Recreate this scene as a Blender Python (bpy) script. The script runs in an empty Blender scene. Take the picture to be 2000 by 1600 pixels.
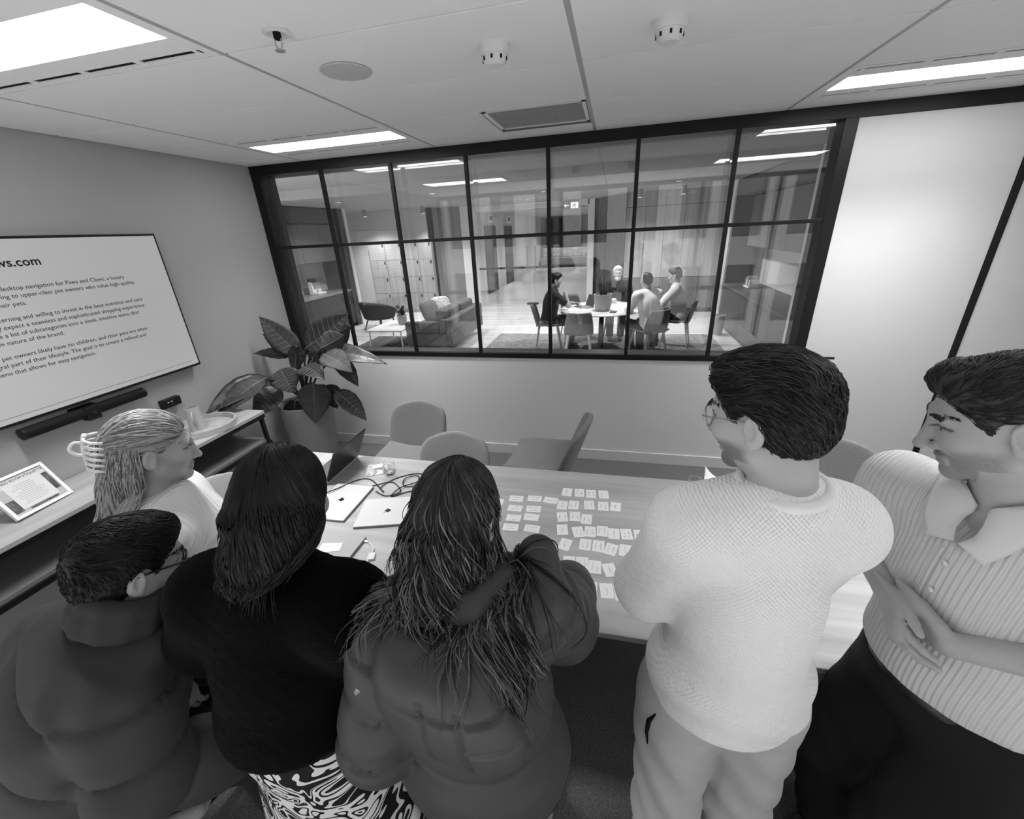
import bpy, bmesh, math, random
import numpy as np
from mathutils import Vector, Matrix, Euler

# ------------------------------------------------------------------ camera
scene = bpy.context.scene
COL = scene.collection
CAM = np.array([2.4279, -3.5079, 2.0274])
PITCH, ROLL, YAW, FPX = 0.40544, -0.05339, -0.24708, 808.95
_c, _s = math.cos(YAW), math.sin(YAW)
_r0 = np.array([_c, -_s, 0.0])
_f = np.array([_s * math.cos(PITCH), _c * math.cos(PITCH), -math.sin(PITCH)])
_u0 = np.cross(_r0, _f)
_R = _r0 * math.cos(ROLL) + _u0 * math.sin(ROLL)
_U = -_r0 * math.sin(ROLL) + _u0 * math.cos(ROLL)
cd = bpy.data.cameras.new('camera')
cd.sensor_fit = 'HORIZONTAL'; cd.sensor_width = 36.0; cd.lens = FPX / 2000 * 36.0
cd.clip_start = 0.02; cd.clip_end = 200
cam = bpy.data.objects.new('camera', cd); COL.objects.link(cam)
cam.matrix_world = Matrix(((_R[0], _U[0], -_f[0], CAM[0]), (_R[1], _U[1], -_f[1], CAM[1]),
                           (_R[2], _U[2], -_f[2], CAM[2]), (0, 0, 0, 1)))
scene.camera = cam

# ------------------------------------------------------------------ world + exposure
scene.view_settings.view_transform = 'Standard'
scene.view_settings.look = 'None'
scene.view_settings.gamma = 1.0
scene.view_settings.use_curve_mapping = False
scene.view_settings.exposure = 0.88
w = bpy.data.worlds.new('sky'); scene.world = w; w.use_nodes = True
w.node_tree.nodes['Background'].inputs[0].default_value = (0.8, 0.8, 0.8, 1)   # even overcast sky
w.node_tree.nodes['Background'].inputs[1].default_value = 3.1
LAMP = 6.0       # glow of the ceiling light diffusers
LAMPW = 7.8     # watts thrown down by each ceiling light
SCREEN = 0.12    # glow of the television slide
# ------------------------------------------------------------------ helpers
RNG = np.random.default_rng(7)
random.seed(7)
MATS = {}
def mat(name, g, rough=0.6, spec=0.4, metal=0.0, var=0.0, vscale=6.0, stretch=(1, 1, 1), bump=0.0, bscale=60.0,
        bstretch=(1, 1, 1), emit=0.0, sheen=0.0, attr=None, detail=4.0):
    if name in MATS: return MATS[name]
    m = bpy.data.materials.new(name); m.use_nodes = True
    nt = m.node_tree; b = nt.nodes['Principled BSDF']
    b.inputs['Base Color'].default_value = (g, g, g, 1)
    b.inputs['Roughness'].default_value = rough
    b.inputs['Specular IOR Level'].default_value = spec
    b.inputs['Metallic'].default_value = metal
    if sheen: b.inputs['Sheen Weight'].default_value = sheen
    if emit:
        b.inputs['Emission Color'].default_value = (1, 1, 1, 1); b.inputs['Emission Strength'].default_value = emit
    tc = nt.nodes.new('ShaderNodeTexCoord')
    if attr:
        a = nt.nodes.new('ShaderNodeAttribute'); a.attribute_name = attr
        nt.links.new(a.outputs['Color'], b.inputs['Base Color'])
    if var:
        mp = nt.nodes.new('ShaderNodeMapping'); mp.inputs['Scale'].default_value = stretch
        n = nt.nodes.new('ShaderNodeTexNoise'); n.inputs['Scale'].default_value = vscale; n.inputs['Detail'].default_value = detail
        r = nt.nodes.new('ShaderNodeMapRange'); r.inputs[1].default_value = 0.25; r.inputs[2].default_value = 0.75
        r.inputs[3].default_value = g * (1 - var); r.inputs[4].default_value = g * (1 + var)
        nt.links.new(tc.outputs['Object'], mp.inputs[0]); nt.links.new(mp.outputs[0], n.inputs['Vector'])
        nt.links.new(n.outputs['Fac'], r.inputs[0]); nt.links.new(r.outputs[0], b.inputs['Base Color'])
    if bump:
        mp = nt.nodes.new('ShaderNodeMapping'); mp.inputs['Scale'].default_value = bstretch
        n = nt.nodes.new('ShaderNodeTexNoise'); n.inputs['Scale'].default_value = bscale; n.inputs['Detail'].default_value = 3
        bp = nt.nodes.new('ShaderNodeBump'); bp.inputs['Strength'].default_value = bump; bp.inputs['Distance'].default_value = 0.01
        nt.links.new(tc.outputs['Object'], mp.inputs[0]); nt.links.new(mp.outputs[0], n.inputs['Vector'])
        nt.links.new(n.outputs['Fac'], bp.inputs['Height']); nt.links.new(bp.outputs[0], b.inputs['Normal'])
    MATS[name] = m
    return m

def N(m, kind, **kw):
    n = m.node_tree.nodes.new('ShaderNode' + kind)
    for k, v in kw.items():
        if k in n.inputs: n.inputs[k].default_value = v
        else: setattr(n, k, v)
    return n

def pane_mat(name, base=0.04, tint=1.0, rough=0.0):
    """thin clear pane: Fresnel mirror over straight transmission"""
    if name in MATS: return MATS[name]
    m = bpy.data.materials.new(name); m.use_nodes = True; nt = m.node_tree; nt.nodes.clear()
    o = nt.nodes.new('ShaderNodeOutputMaterial'); mx = nt.nodes.new('ShaderNodeMixShader')
    t = nt.nodes.new('ShaderNodeBsdfTransparent'); g = nt.nodes.new('ShaderNodeBsdfGlossy')
    t.inputs[0].default_value = (tint, tint, tint, 1); g.inputs[0].default_value = (1, 1, 1, 1); g.inputs['Roughness'].default_value = rough
    f0 = ((base - 1) / (base + 1)) ** 2                                    # Schlick, the same from both sides
    ge = nt.nodes.new('ShaderNodeNewGeometry'); dp = nt.nodes.new('ShaderNodeVectorMath'); dp.operation = 'DOT_PRODUCT'
    nt.links.new(ge.outputs['Normal'], dp.inputs[0]); nt.links.new(ge.outputs['Incoming'], dp.inputs[1])
    def mth(op, a, b):
        n = nt.nodes.new('ShaderNodeMath'); n.operation = op
        for k, x in enumerate((a, b)):
            if x is None: continue
            if isinstance(x, float): n.inputs[k].default_value = x
            else: nt.links.new(x, n.inputs[k])
        return n.outputs[0]
    fr = mth('MULTIPLY_ADD', mth('POWER', mth('SUBTRACT', 1.0, mth('ABSOLUTE', dp.outputs['Value'], None)), 5.0), 1 - f0); fr.node.inputs[2].default_value = f0
    nt.links.new(fr, mx.inputs[0]); nt.links.new(t.outputs[0], mx.inputs[1]); nt.links.new(g.outputs[0], mx.inputs[2])
    nt.links.new(mx.outputs[0], o.inputs[0]); MATS[name] = m
    return m

class MB:
    """collects shapes into one mesh"""
    def __init__(s): s.v = []; s.f = []
    def add(s, v, f):
        o = len(s.v); s.v += [tuple(map(float, p)) for p in v]; s.f += [tuple(i + o for i in q) for q in f]; return s
    def box(s, lo, hi, M=None):
        x0, y0, z0 = lo; x1, y1, z1 = hi
        v = [(x0, y0, z0), (x1, y0, z0), (x1, y1, z0), (x0, y1, z0), (x0, y0, z1), (x1, y0, z1), (x1, y1, z1), (x0, y1, z1)]
        if M is not None: v = [tuple(M @ Vector(p)) for p in v]
        return s.add(v, [(3, 2, 1, 0), (4, 5, 6, 7), (0, 1, 5, 4), (1, 2, 6, 5), (2, 3, 7, 6), (3, 0, 4, 7)])
    def tube(s, pts, r, n=8, cap=True, flat=1.0):
        pts = [np.array(p, float) for p in pts]; rs = r if hasattr(r, '__len__') else [r] * len(pts)
        v = []; prev = None
        for i, p in enumerate(pts):
            d = pts[min(i + 1, len(pts) - 1)] - pts[max(i - 1, 0)]; d = d / (np.linalg.norm(d) + 1e-12)
            if prev is None:
                a = np.array([0, 0, 1.0]) if abs(d[2]) < 0.9 else np.array([1.0, 0, 0])
            else: a = prev
            a = a - d * (a @ d); a /= np.linalg.norm(a) + 1e-12; prev = a; b = np.cross(d, a)
            for k in range(n):
                t = 2 * math.pi * k / n; v.append(p + (a * math.cos(t) * flat + b * math.sin(t)) * rs[i])
        f = []
        for i in range(len(pts) - 1):
            for k in range(n):
                f.append((i * n + k, i * n + (k + 1) % n, (i + 1) * n + (k + 1) % n, (i + 1) * n + k))
        if cap: f.append(tuple(range(n - 1, -1, -1))); f.append(tuple((len(pts) - 1) * n + k for k in range(n)))
        return s.add(v, f)
    def lathe(s, prof, n=24, c=(0, 0, 0), cap0=True, cap1=True, M=None, squash=(1, 1)):
        v = []; f = []
        for r, z in prof:
            for k in range(n):
                t = 2 * math.pi * k / n; v.append(Vector((r * math.cos(t) * squash[0], r * math.sin(t) * squash[1], z)))
        if M is not None: v = [M @ p for p in v]
        v = [(p[0] + c[0], p[1] + c[1], p[2] + c[2]) for p in v]
        for i in range(len(prof) - 1):
            for k in range(n): f.append((i * n + k, i * n + (k + 1) % n, (i + 1) * n + (k + 1) % n, (i + 1) * n + k))
        if cap0: f.append(tuple(range(n - 1, -1, -1)))
        if cap1: f.append(tuple((len(prof) - 1) * n + k for k in range(n)))
        return s.add(v, f)
    def prism(s, poly, z0, z1, M=None):
        n = len(poly)
        v = [Vector((p[0], p[1], z0)) for p in poly] + [Vector((p[0], p[1], z1)) for p in poly]
        if M is not None: v = [M @ p for p in v]
        f = [tuple(range(n - 1, -1, -1)), tuple(range(n, 2 * n))] + [(i, (i + 1) % n, n + (i + 1) % n, n + i) for i in range(n)]
        return s.add(v, f)
    def grid(s, fn, nu, nv, closeu=False):
        v = [fn(i / (nu - (0 if closeu else 1)), j / (nv - 1)) for j in range(nv) for i in range(nu)]
        f = []
        for j in range(nv - 1):
            for i in range(nu if closeu else nu - 1):
                a = j * nu + i; b = j * nu + (i + 1) % nu; f.append((a, b, b + nu, a + nu))
        return s.add(v, f)
    def mesh(s, name):
        m = bpy.data.meshes.new(name); m.from_pydata(s.v, [], s.f); m.update(); return m
    def build(s, name, material, parent=None, smooth=False, bevel=0.0, sub=0, solid=0.0, loc=None, auto=None):
        return link(name, s.mesh(name), material, parent, smooth, bevel, sub, solid, loc, auto)

def link(name, me, material, parent=None, smooth=False, bevel=0.0, sub=0, solid=0.0, loc=None, auto=None):
    o = bpy.data.objects.new(name, me); COL.objects.link(o)
    if material: me.materials.append(material)
    if parent is not None: o.parent = parent
    if loc is not None: o.location = loc
    if smooth: me.polygons.foreach_set('use_smooth', [True] * len(me.polygons))
    if auto is not None: me.set_sharp_from_angle(angle=math.radians(auto))
    if solid:
        md = o.modifiers.new('solid', 'SOLIDIFY'); md.thickness = solid; md.offset = 0
    if bevel:
        md = o.modifiers.new('bevel', 'BEVEL'); md.width = bevel; md.segments = 2; md.limit_method = 'ANGLE'; md.angle_limit = math.radians(40)
    if sub:
        md = o.modifiers.new('sub', 'SUBSURF'); md.levels = sub; md.render_levels = sub
    return o

def tag(o, label, cat, group=None):
    o['label'] = label; o['category'] = cat
    if group: o['group'] = group
    return o
def thing(name, label, cat, loc=(0, 0, 0), rotz=0.0, group=None):
    o = bpy.data.objects.new(name, None); COL.objects.link(o); o.location = loc; o.rotation_euler = (0, 0, rotz)
    o.empty_display_size = 0.1
    return tag(o, label, cat, group)
def struct(o): o['kind'] = 'structure'; return o
def sbox(name, lo, hi, m, parent=None, bevel=0.0):
    o = MB().box(lo, hi).build(name, m, parent, bevel=bevel)
    return o if parent is not None else struct(o)
def root(name):
    o = bpy.data.objects.new(name, None); COL.objects.link(o); o.empty_display_size = 0.1; return struct(o)
def dup(o, loc, rotz, label=None, group=None):
    r = o.copy(); COL.objects.link(r); r.location = loc; r.rotation_euler = (0, 0, rotz)
    if label: r['label'] = label
    if group: r['group'] = group
    for ch in list(o.children):
        c = ch.copy(); COL.objects.link(c); c.parent = r
        for g in list(ch.children):
            d = g.copy(); COL.objects.link(d); d.parent = c
    return r
def text_mesh(name, txt, size, material, parent, M, align='LEFT', spacing=1.0, bold=0.0):
    """flat lettering as a mesh; M places the text's x/y plane"""
    cu = bpy.data.curves.new(name, 'FONT'); cu.body = txt; cu.size = size; cu.align_x = align; cu.extrude = 0.0004; cu.resolution_u = 3
    cu.space_character = spacing; cu.offset = bold
    o = bpy.data.objects.new(name, cu); COL.objects.link(o)
    dg = bpy.context.evaluated_depsgraph_get(); me = bpy.data.meshes.new_from_object(o.evaluated_get(dg))
    bpy.data.objects.remove(o); bpy.data.curves.remove(cu)
    me.transform(M)
    return link(name, me, material, parent)
def smooth_path(pts, n=6, closed=False):
    """Catmull-Rom through the points"""
    P = [np.array(p, float) for p in pts]; out = []
    for i in range(len(P) - 1):
        p0 = P[max(i - 1, 0)]; p1 = P[i]; p2 = P[i + 1]; p3 = P[min(i + 2, len(P) - 1)]
        for k in range(n):
            t = k / n
            out.append(0.5 * ((2 * p1) + (-p0 + p2) * t + (2 * p0 - 5 * p1 + 4 * p2 - p3) * t * t + (-p0 + 3 * p1 - 3 * p2 + p3) * t ** 3))
    out.append(P[-1]); return out

# ------------------------------------------------------------------ signed distance modelling
def smin(a, b, k):
    h = np.clip(0.5 + 0.5 * (b - a) / k, 0, 1); return b + (a - b) * h - k * h * (1 - h)
def smax(a, b, k): return -smin(-a, -b, k)
def d_cone(p, a, b, ra, rb):
    a = np.asarray(a, np.float32); ba = np.asarray(b, np.float32) - a; pa = p - a
    t = np.clip((pa @ ba) / (ba @ ba + 1e-9), 0, 1); return np.linalg.norm(pa - t[:, None] * ba, axis=1) - (ra + (rb - ra) * t)
def d_ell(p, c, r, Rm=None):
    q = p - np.asarray(c, np.float32)
    if Rm is not None: q = q @ Rm
    r = np.asarray(r, np.float32); k0 = np.linalg.norm(q / r, axis=1); k1 = np.linalg.norm(q / (r * r), axis=1) + 1e-9
    return k0 * (k0 - 1) / k1
def d_flat(p, a, b, ra, rb, ax, sq):
    """tapered capsule flattened by factor sq along axis ax"""
    a = np.asarray(a, np.float32); b = np.asarray(b, np.float32); ax = np.asarray(ax, np.float32); ax = ax / np.linalg.norm(ax)
    sc = lambda v: v + np.multiply.outer(v @ ax, ax) * (1 / sq - 1)
    return d_cone(sc(p), sc(a), sc(b), ra, rb) * min(1, sq) if sq < 1 else d_cone(sc(p), sc(a), sc(b), ra, rb)
def frame(fwd, up=(0, 0, 1)):
    """columns right, forward, up"""
    f = np.array(fwd, float); f /= np.linalg.norm(f); r = np.cross(f, np.array(up, float)); r /= np.linalg.norm(r); u = np.cross(r, f)
    return np.stack([r, f, u], 1).astype(np.float32)

def surf(fn, lo, hi, h):
    """surface nets over a narrow band: returns verts, quads"""
    lo = np.asarray(lo, float); n = np.ceil((np.asarray(hi, float) - lo) / h).astype(int) + 1
    B = 8; nb = (n + B - 1) // B
    g = np.stack(np.meshgrid(*[np.arange(k) for k in nb], indexing='ij'), -1).reshape(-1, 3)
    cen = (lo + (g * B + B / 2) * h).astype(np.float32); d = fn(cen); keep = np.abs(d) < B * h * 1.25
    V = np.full(tuple(nb * B + 1), 1.0, np.float32)
    sub = V[:-1, :-1, :-1].reshape(nb[0], B, nb[1], B, nb[2], B)
    sgn = np.where(d < 0, -1.0, 1.0).reshape(tuple(nb)); sub[...] = sgn[:, None, :, None, :, None]
    off = np.stack(np.meshgrid(*[np.arange(B + 1)] * 3, indexing='ij'), -1).reshape(-1, 3)
    gk = g[keep]
    for i in range(0, len(gk), 400):
        q = gk[i:i + 400]; idx = (q[:, None] * B + off[None]).reshape(-1, 3)
        V[idx[:, 0], idx[:, 1], idx[:, 2]] = fn((lo + idx * h).astype(np.float32))
    S = V < 0
    c = np.zeros(tuple(np.array(V.shape) - 1), np.int8)
    cor = [(i, j, k) for i in (0, 1) for j in (0, 1) for k in (0, 1)]
    sl = lambda A, i, j, k: A[i:A.shape[0] - 1 + i, j:A.shape[1] - 1 + j, k:A.shape[2] - 1 + k]
    for t in cor: c += sl(S, *t)
    act = np.argwhere((c > 0) & (c < 8)); ids = np.full(c.shape, -1, np.int64); ids[tuple(act.T)] = np.arange(len(act))
    vals = np.stack([V[act[:, 0] + i, act[:, 1] + j, act[:, 2] + k] for i, j, k in cor], 1)
    ca = np.array(cor, np.float32); acc = np.zeros((len(act), 3), np.float32); cnt = np.zeros(len(act), np.float32)
    for a in range(8):
        for b in range(a + 1, 8):
            if np.abs(ca[a] - ca[b]).sum() != 1: continue
            va, vb = vals[:, a], vals[:, b]; m = (va < 0) != (vb < 0); t = np.where(m, va / np.where(m, va - vb, 1), 0)
            acc += np.where(m[:, None], ca[a] + t[:, None] * (ca[b] - ca[a]), 0); cnt += m
    verts = lo + (act + acc / cnt[:, None]) * h
    quads = []
    for ax in range(3):
        A = np.moveaxis(S, ax, 0); I = np.moveaxis(ids, ax, 0)
        s0 = A[:-1, 1:-1, 1:-1]; s1 = A[1:, 1:-1, 1:-1]; e = np.argwhere(s0 != s1)
        x, y, z = e[:, 0], e[:, 1] + 1, e[:, 2] + 1
        q = np.stack([I[x, y - 1, z - 1], I[x, y, z - 1], I[x, y, z], I[x, y - 1, z]], 1)
        fl = s1[tuple(e.T)]; q[fl] = q[fl][:, ::-1]
        if ax == 1: q = q[:, ::-1]
        quads.append(q)
    quads = np.concatenate(quads); quads = quads[(quads >= 0).all(1)]
    return verts, quads

def npmesh(name, v, q):
    me = bpy.data.meshes.new(name); me.vertices.add(len(v)); me.vertices.foreach_set('co', np.asarray(v, np.float32).ravel())
    k = q.shape[1]
    me.loops.add(q.size); me.loops.foreach_set('vertex_index', q.astype(np.int32).ravel())
    me.polygons.add(len(q)); me.polygons.foreach_set('loop_start', np.arange(len(q), dtype=np.int32) * k)
    me.polygons.foreach_set('use_smooth', np.ones(len(q), bool)); me.update(calc_edges=True); me.validate()
    return me
def vnormals(v, q):
    n = np.cross(v[q[:, 2]] - v[q[:, 0]], v[q[:, 3]] - v[q[:, 1]]); o = np.zeros_like(v)
    for i in range(4): np.add.at(o, q[:, i], n)
    return o / (np.linalg.norm(o, axis=1, keepdims=True) + 1e-12)
def relax(v, q, it=1, w=0.5):
    for _ in range(it):
        s = np.zeros_like(v); c = np.zeros(len(v))
        for i in range(4):
            np.add.at(s, q[:, i], v[q[:, (i + 1) % 4]]); np.add.at(c, q[:, i], 1)
            np.add.at(s, q[:, (i + 1) % 4], v[q[:, i]]); np.add.at(c, q[:, (i + 1) % 4], 1)
        v = v + (s / c[:, None] - v) * w
    return v
def wob(p, scale, seed=0, n=6):
    """smooth pseudo-noise in -1..1 on an (N,3) array"""
    r = np.random.default_rng(seed); o = 0
    for i in range(n):
        d = r.normal(size=3); d /= np.linalg.norm(d); o = o + np.sin(p @ (d * scale * (0.6 + r.random())) + r.random() * 6.28 + 1.3 * np.sin(p @ (r.normal(size=3) * scale * 0.5) + r.random() * 6))
    return o / n
# ================================================================== MEETING ROOM SHELL
XL, XR, YB, HC = -0.68, 5.9, -4.05, 2.65
m_wall = mat('wall paint', 0.66, 0.75, 0.25, var=0.015, vscale=1.5, bump=0.03, bscale=180)
m_wall_l = mat('wall paint grey', 0.40, 0.75, 0.25, var=0.015, vscale=1.5, bump=0.03, bscale=180)
m_door = mat('door laminate', 0.64, 0.45, 0.35, var=0.01)
m_black = mat('black powder coat', 0.006, 0.42, 0.35)
m_skirt = mat('skirting paint', 0.6, 0.55, 0.3)
m_tile = mat('ceiling tile', 0.86, 0.85, 0.15, var=0.015, vscale=3, bump=0.05, bscale=220)
m_tee = mat('ceiling tee', 0.40, 0.5, 0.3)
m_teed = mat('ceiling tee dark', 0.22, 0.6, 0.3)
m_white = mat('white plastic', 0.72, 0.4, 0.4)
m_dark = mat('dark void', 0.008, 0.7, 0.1)
m_lamp = mat('lamp diffuser', 0.9, 0.5, 0.2, emit=LAMP)
m_carpet = mat('carpet', 0.18, 0.95, 0.05, var=0.45, vscale=140, bump=0.9, bscale=260, detail=6)
m_glass = pane_mat('clear pane', 1.58, 0.97)
m_steel = mat('brushed steel', 0.55, 0.3, 0.5, metal=1.0)

struct(MB().box((XL - .1, YB - .1, -0.1), (XR + .1, 0.0, 0.0)).build('floor', m_carpet))
sbox('wall_left', (XL - 0.12, YB - .1, 0), (XL, 0.2, 2.9), m_wall_l)
sbox('wall_right', (XR, YB - .1, 0), (XR + 0.12, 0.2, 2.9), m_wall)
# ---- ceiling: slab, tiles and tees
ceil = sbox('ceiling', (XL, YB, HC + 0.07), (XR, 0.0, HC + 0.2), m_dark)
cols = [XL, -0.123, 1.054, 2.254, 3.454, 4.654, XR]
rows = [YB, -3.633, -3.068, -2.503, -1.938, -1.389, -0.808, -0.243, 0.0]
LIGHT_CELLS = {(1, 3), (1, 6), (4, 6), (4, 3), (1, 0), (4, 0)}
for i in range(6):
    for j in range(8):
        if (i, j) in LIGHT_CELLS and j > 0: continue
        x0, x1, y0, y1 = cols[i], cols[i + 1], rows[j], rows[j + 1]
        if (i, j) == (2, 6): x1 = 1.655
        MB().box((x0 + .010, y0 + .006, HC), (x1 - .010, y1 - .006, HC + 0.018)).build('ceiling_tile', m_tile, ceil, bevel=0.002)
for x in cols[1:-1]:
    MB().box((x - .0125, YB, HC + 0.001), (x + .0125, 0, HC + 0.03)).build('tee_bar', m_tee, ceil)
for y in rows[1:-1]:
    MB().box((XL, y - .010, HC + 0.006), (XR, y + .010, HC + 0.03)).build('tee_bar', m_teed, ceil)
# ---- linear ceiling lights with air slots
def ceiling_light(i, j, label):
    x0, x1, y0, y1 = cols[i], cols[i + 1], rows[j], rows[j + 1]; yc = (y0 + y1) / 2
    t = thing('ceiling_light', label, 'ceiling light', ((x0 + x1) / 2, yc, HC), 0, 'linear ceiling lights of the meeting room')
    L = (x1 - x0) / 2 - .010; W = (y1 - y0) / 2 - .006
    a, b = 0.535, 0.118
    f = MB()
    # tray in strips so the air slots are real openings
    sy = 0.232
    for lo, hi in (((-L, -W, 0), (L, -sy - .013, .004)), ((-L, sy + .013, 0), (L, W, .004)), ((-L, -sy + .013, 0), (L, -b, .004)), ((-L, b, 0), (L, sy - .013, .004)),
                   ((-L, -b, 0), (-a, b, .004)), ((a, -b, 0), (L, b, .004))): f.box(lo, hi)
    for s in (-1, 1):
        for k in range(-2, 3):
            xk = k * 0.265; f.box((xk - .014, s * sy - .013, 0.0), (xk + .014, s * sy + .013, .004))
        f.box((-L, s * sy - .013, 0), (-a - .0, s * sy + .013, .004)); f.box((a, s * sy - .013, 0), (L, s * sy + .013, .004))
    f.build('housing', m_tile, t)
    for s in (-1, 1): MB().box((-L, s * sy - .03, .0045), (L, s * sy + .03, .02)).build('air_slot', m_dark, t)
    MB().box((-a, -b, 0.002), (a, b, 0.012)).build('diffuser', m_lamp, t)
    l = bpy.data.lights.new('lamp', 'AREA'); l.shape = 'RECTANGLE'; l.size = 2 * a; l.size_y = 2 * b; l.energy = LAMPW; l.spread = math.radians(92)   # prismatic optic throws the light down
    o = bpy.data.objects.new('lamp', l); COL.objects.link(o); o.parent = t; o.location = (0, 0, -.001)
ceiling_light(1, 3, 'large glowing ceiling panel at the upper left, nearest the camera')
ceiling_light(1, 6, 'long glowing ceiling panel near the corner of grey wall and glass')
ceiling_light(4, 6, 'long glowing ceiling panel above the white door')
ceiling_light(4, 3, 'glowing ceiling panel over the two standing men on the right')
# ---- ceiling fittings
t = thing('air_grille', 'louvred return air grille set in the ceiling', 'air grille', (1.945, -0.565, HC))
fr = MB()
for lo, hi in (((-.287, -.236, 0), (-.262, .236, .02)), ((.272, -.236, 0), (.292, .236, .02)), ((-.287, -.236, 0), (.292, -.216, .02)), ((-.287, .216, 0), (.292, .236, .02))): fr.box(lo, hi)
fr.build('frame', m_tile, t)
m_lou = mat('grille louvre', 0.5, 0.5, 0.3)
for k in range(26):
    y = -.208 + k * 0.0166
    MB().box((-.262, -.0065, -.001), (.272, .0065, .001), Matrix.Translation((0, y, .006)) @ Matrix.Rotation(0.6, 4, 'X')).build('louvre', m_lou, t)
MB().box((-.287, -.236, .03), (.292, .236, .04)).build('backing', mat('grille backing', 0.2, 0.8, 0.1), t)
t = tag(MB().lathe([(.095, 0), (.1, -.003), (.096, -.007), (.0, -.009)], 32, (1.35, -1.646, HC)).build('ceiling_speaker', mat('speaker mesh', 0.55, 0.8, 0.1, bump=.3, bscale=400)), 'round flush ceiling speaker disc', 'speaker')
def detector(x, y, label):
    t = thing('smoke_detector', label, 'smoke detector', (x, y, HC), 0, 'smoke detectors')
    MB().lathe([(.056, 0), (.056, -.018), (.05, -.03), (.0, -.03)], 28).build('base', m_white, t, True, auto=35)
    h = MB().lathe([(.046, -.03), (.042, -.05), (.03, -.062), (.0, -.064)], 28).build('sensor_head', m_white, t, True, auto=35)
    for k in range(8):
        a = k * math.pi / 4
        MB().box((-.0035, -.0015, -.006), (.0035, .0015, .006), Matrix.Translation((.0445 * math.cos(a), .0445 * math.sin(a), -.043)) @ Matrix.Rotation(a + math.pi / 2, 4, 'Z')).build('vent_slit', m_dark, h)
detector(1.969, -1.666, 'white smoke detector left of the wide ceiling bar')
detector(2.575, -1.646, 'white smoke detector right of the wide ceiling bar')
t = thing('fire_sprinkler', 'fire sprinkler head hanging from a ceiling tile', 'sprinkler', (1.344, -2.021, HC))
MB().lathe([(.042, 0), (.044, -.004), (.03, -.008), (.022, -.002), (.0, -.002)], 28).build('escutcheon', m_white, t, True, auto=35)
MB().lathe([(.012, 0), (.012, -.018), (.006, -.022), (.0, -.022)], 12).build('body', m_dark, t, True, auto=35)
for s in (-1, 1): MB().tube([(s * .01, 0, -.018), (s * .013, 0, -.032), (s * .004, 0, -.048)], .0025, 6).build('yoke_arm', m_steel, t)
MB().lathe([(.0, -.047), (.016, -.047), (.016, -.050), (.0, -.050)], 14).build('deflector', m_steel, t)

# ---- glass partition wall (front face at y = 0)
sbox('wall_front', (XL, 0.0, 0), (3.873, 0.2, 1.0), m_wall)
wr = sbox('wall_front_right', (4.835, 0.0, 0), (XR, 0.2, HC), m_wall); 
sbox('baseboard_front', (XL, -0.012, 0), (3.80, 0.0, 0.105), m_skirt, bevel=0.003)
sbox('baseboard_right', (4.86, -0.012, 0), (XR, 0.0, 0.105), m_skirt, bevel=0.003)
sbox('baseboard_left', (XL, YB, 0), (XL + 0.012, 0, 0.105), m_skirt, bevel=0.003)
w1 = root('window_1')
GX0, GX1, ZB, ZT, ZM = -0.60, 3.80, 1.0, HC, 1.993
def wpart(n, lo, hi, m=m_black, bv=0.002): return MB().box(lo, hi).build(n, m, w1, bevel=bv)
wpart('head_frame', (XL, -0.015, 2.575), (XR, 0.2, HC))
wpart('sill_frame', (XL, -0.012, 0.985), (3.80, 0.03, 1.028))
wpart('sill_board', (GX0, 0.03, 0.985), (GX1, 0.22, 1.012), mat('sill board', 0.16, 0.3, 0.4))
wpart('jamb', (XL, -0.012, 1.0), (GX0 + .0, 0.03, 2.6))
wpart('jamb', (XL, 0.03, 1.0), (GX0 - .03, 0.22, 2.6), mat('jamb reveal', 0.03, 0.25, 0.5))
wpart('jamb', (GX1, -0.012, 0.985), (3.875, 0.2, 2.6))
mull = [0.6391 * k for k in range(6)]
edges = [GX0] + mull + [GX1]
for x in mull: wpart('mullion', (x - .014, -0.004, 1.02), (x + .014, 0.03, 2.6))
for a, b in zip(edges[:-1], edges[1:]): wpart('transom', (a, -0.003, ZM - .013), (b, 0.028, ZM + .013))
for yy in (0.055, 0.125):
    for k, (a, b) in enumerate(((GX0 - .03, mull[2]), (mull[2], GX1))):
        MB().box((a, yy, 1.0), (b, yy + .0001, 2.62)).build('pane', m_glass, w1)
# ---- door
d1 = root('door_1')
MB().box((3.878, 0.0, 0.03), (4.795, 0.045, 2.574)).build('door_leaf', m_door, d1, bevel=0.002)
MB().box((3.875, 0.0, 0.0), (4.80, 0.2, 0.028)).build('threshold', m_dark, d1)
MB().box((4.797, -0.012, 0.0), (4.833, 0.2, 2.58)).build('door_jamb', m_black, d1, bevel=0.002)
h = MB().lathe([(.026, 0), (.026, .01), (.0, .012)], 24, (0, 0, 0), M=Matrix.Translation((3.935, 0.0, 1.04)) @ Matrix.Rotation(math.pi / 2, 4, 'X')).build('door_handle', m_black, d1, True, auto=35)
MB().tube([(3.935, -.005, 1.04), (3.935, -.048, 1.04), (3.945, -.055, 1.04), (4.06, -.055, 1.038)], .0095, 10).build('lever', m_black, h, True)

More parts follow.
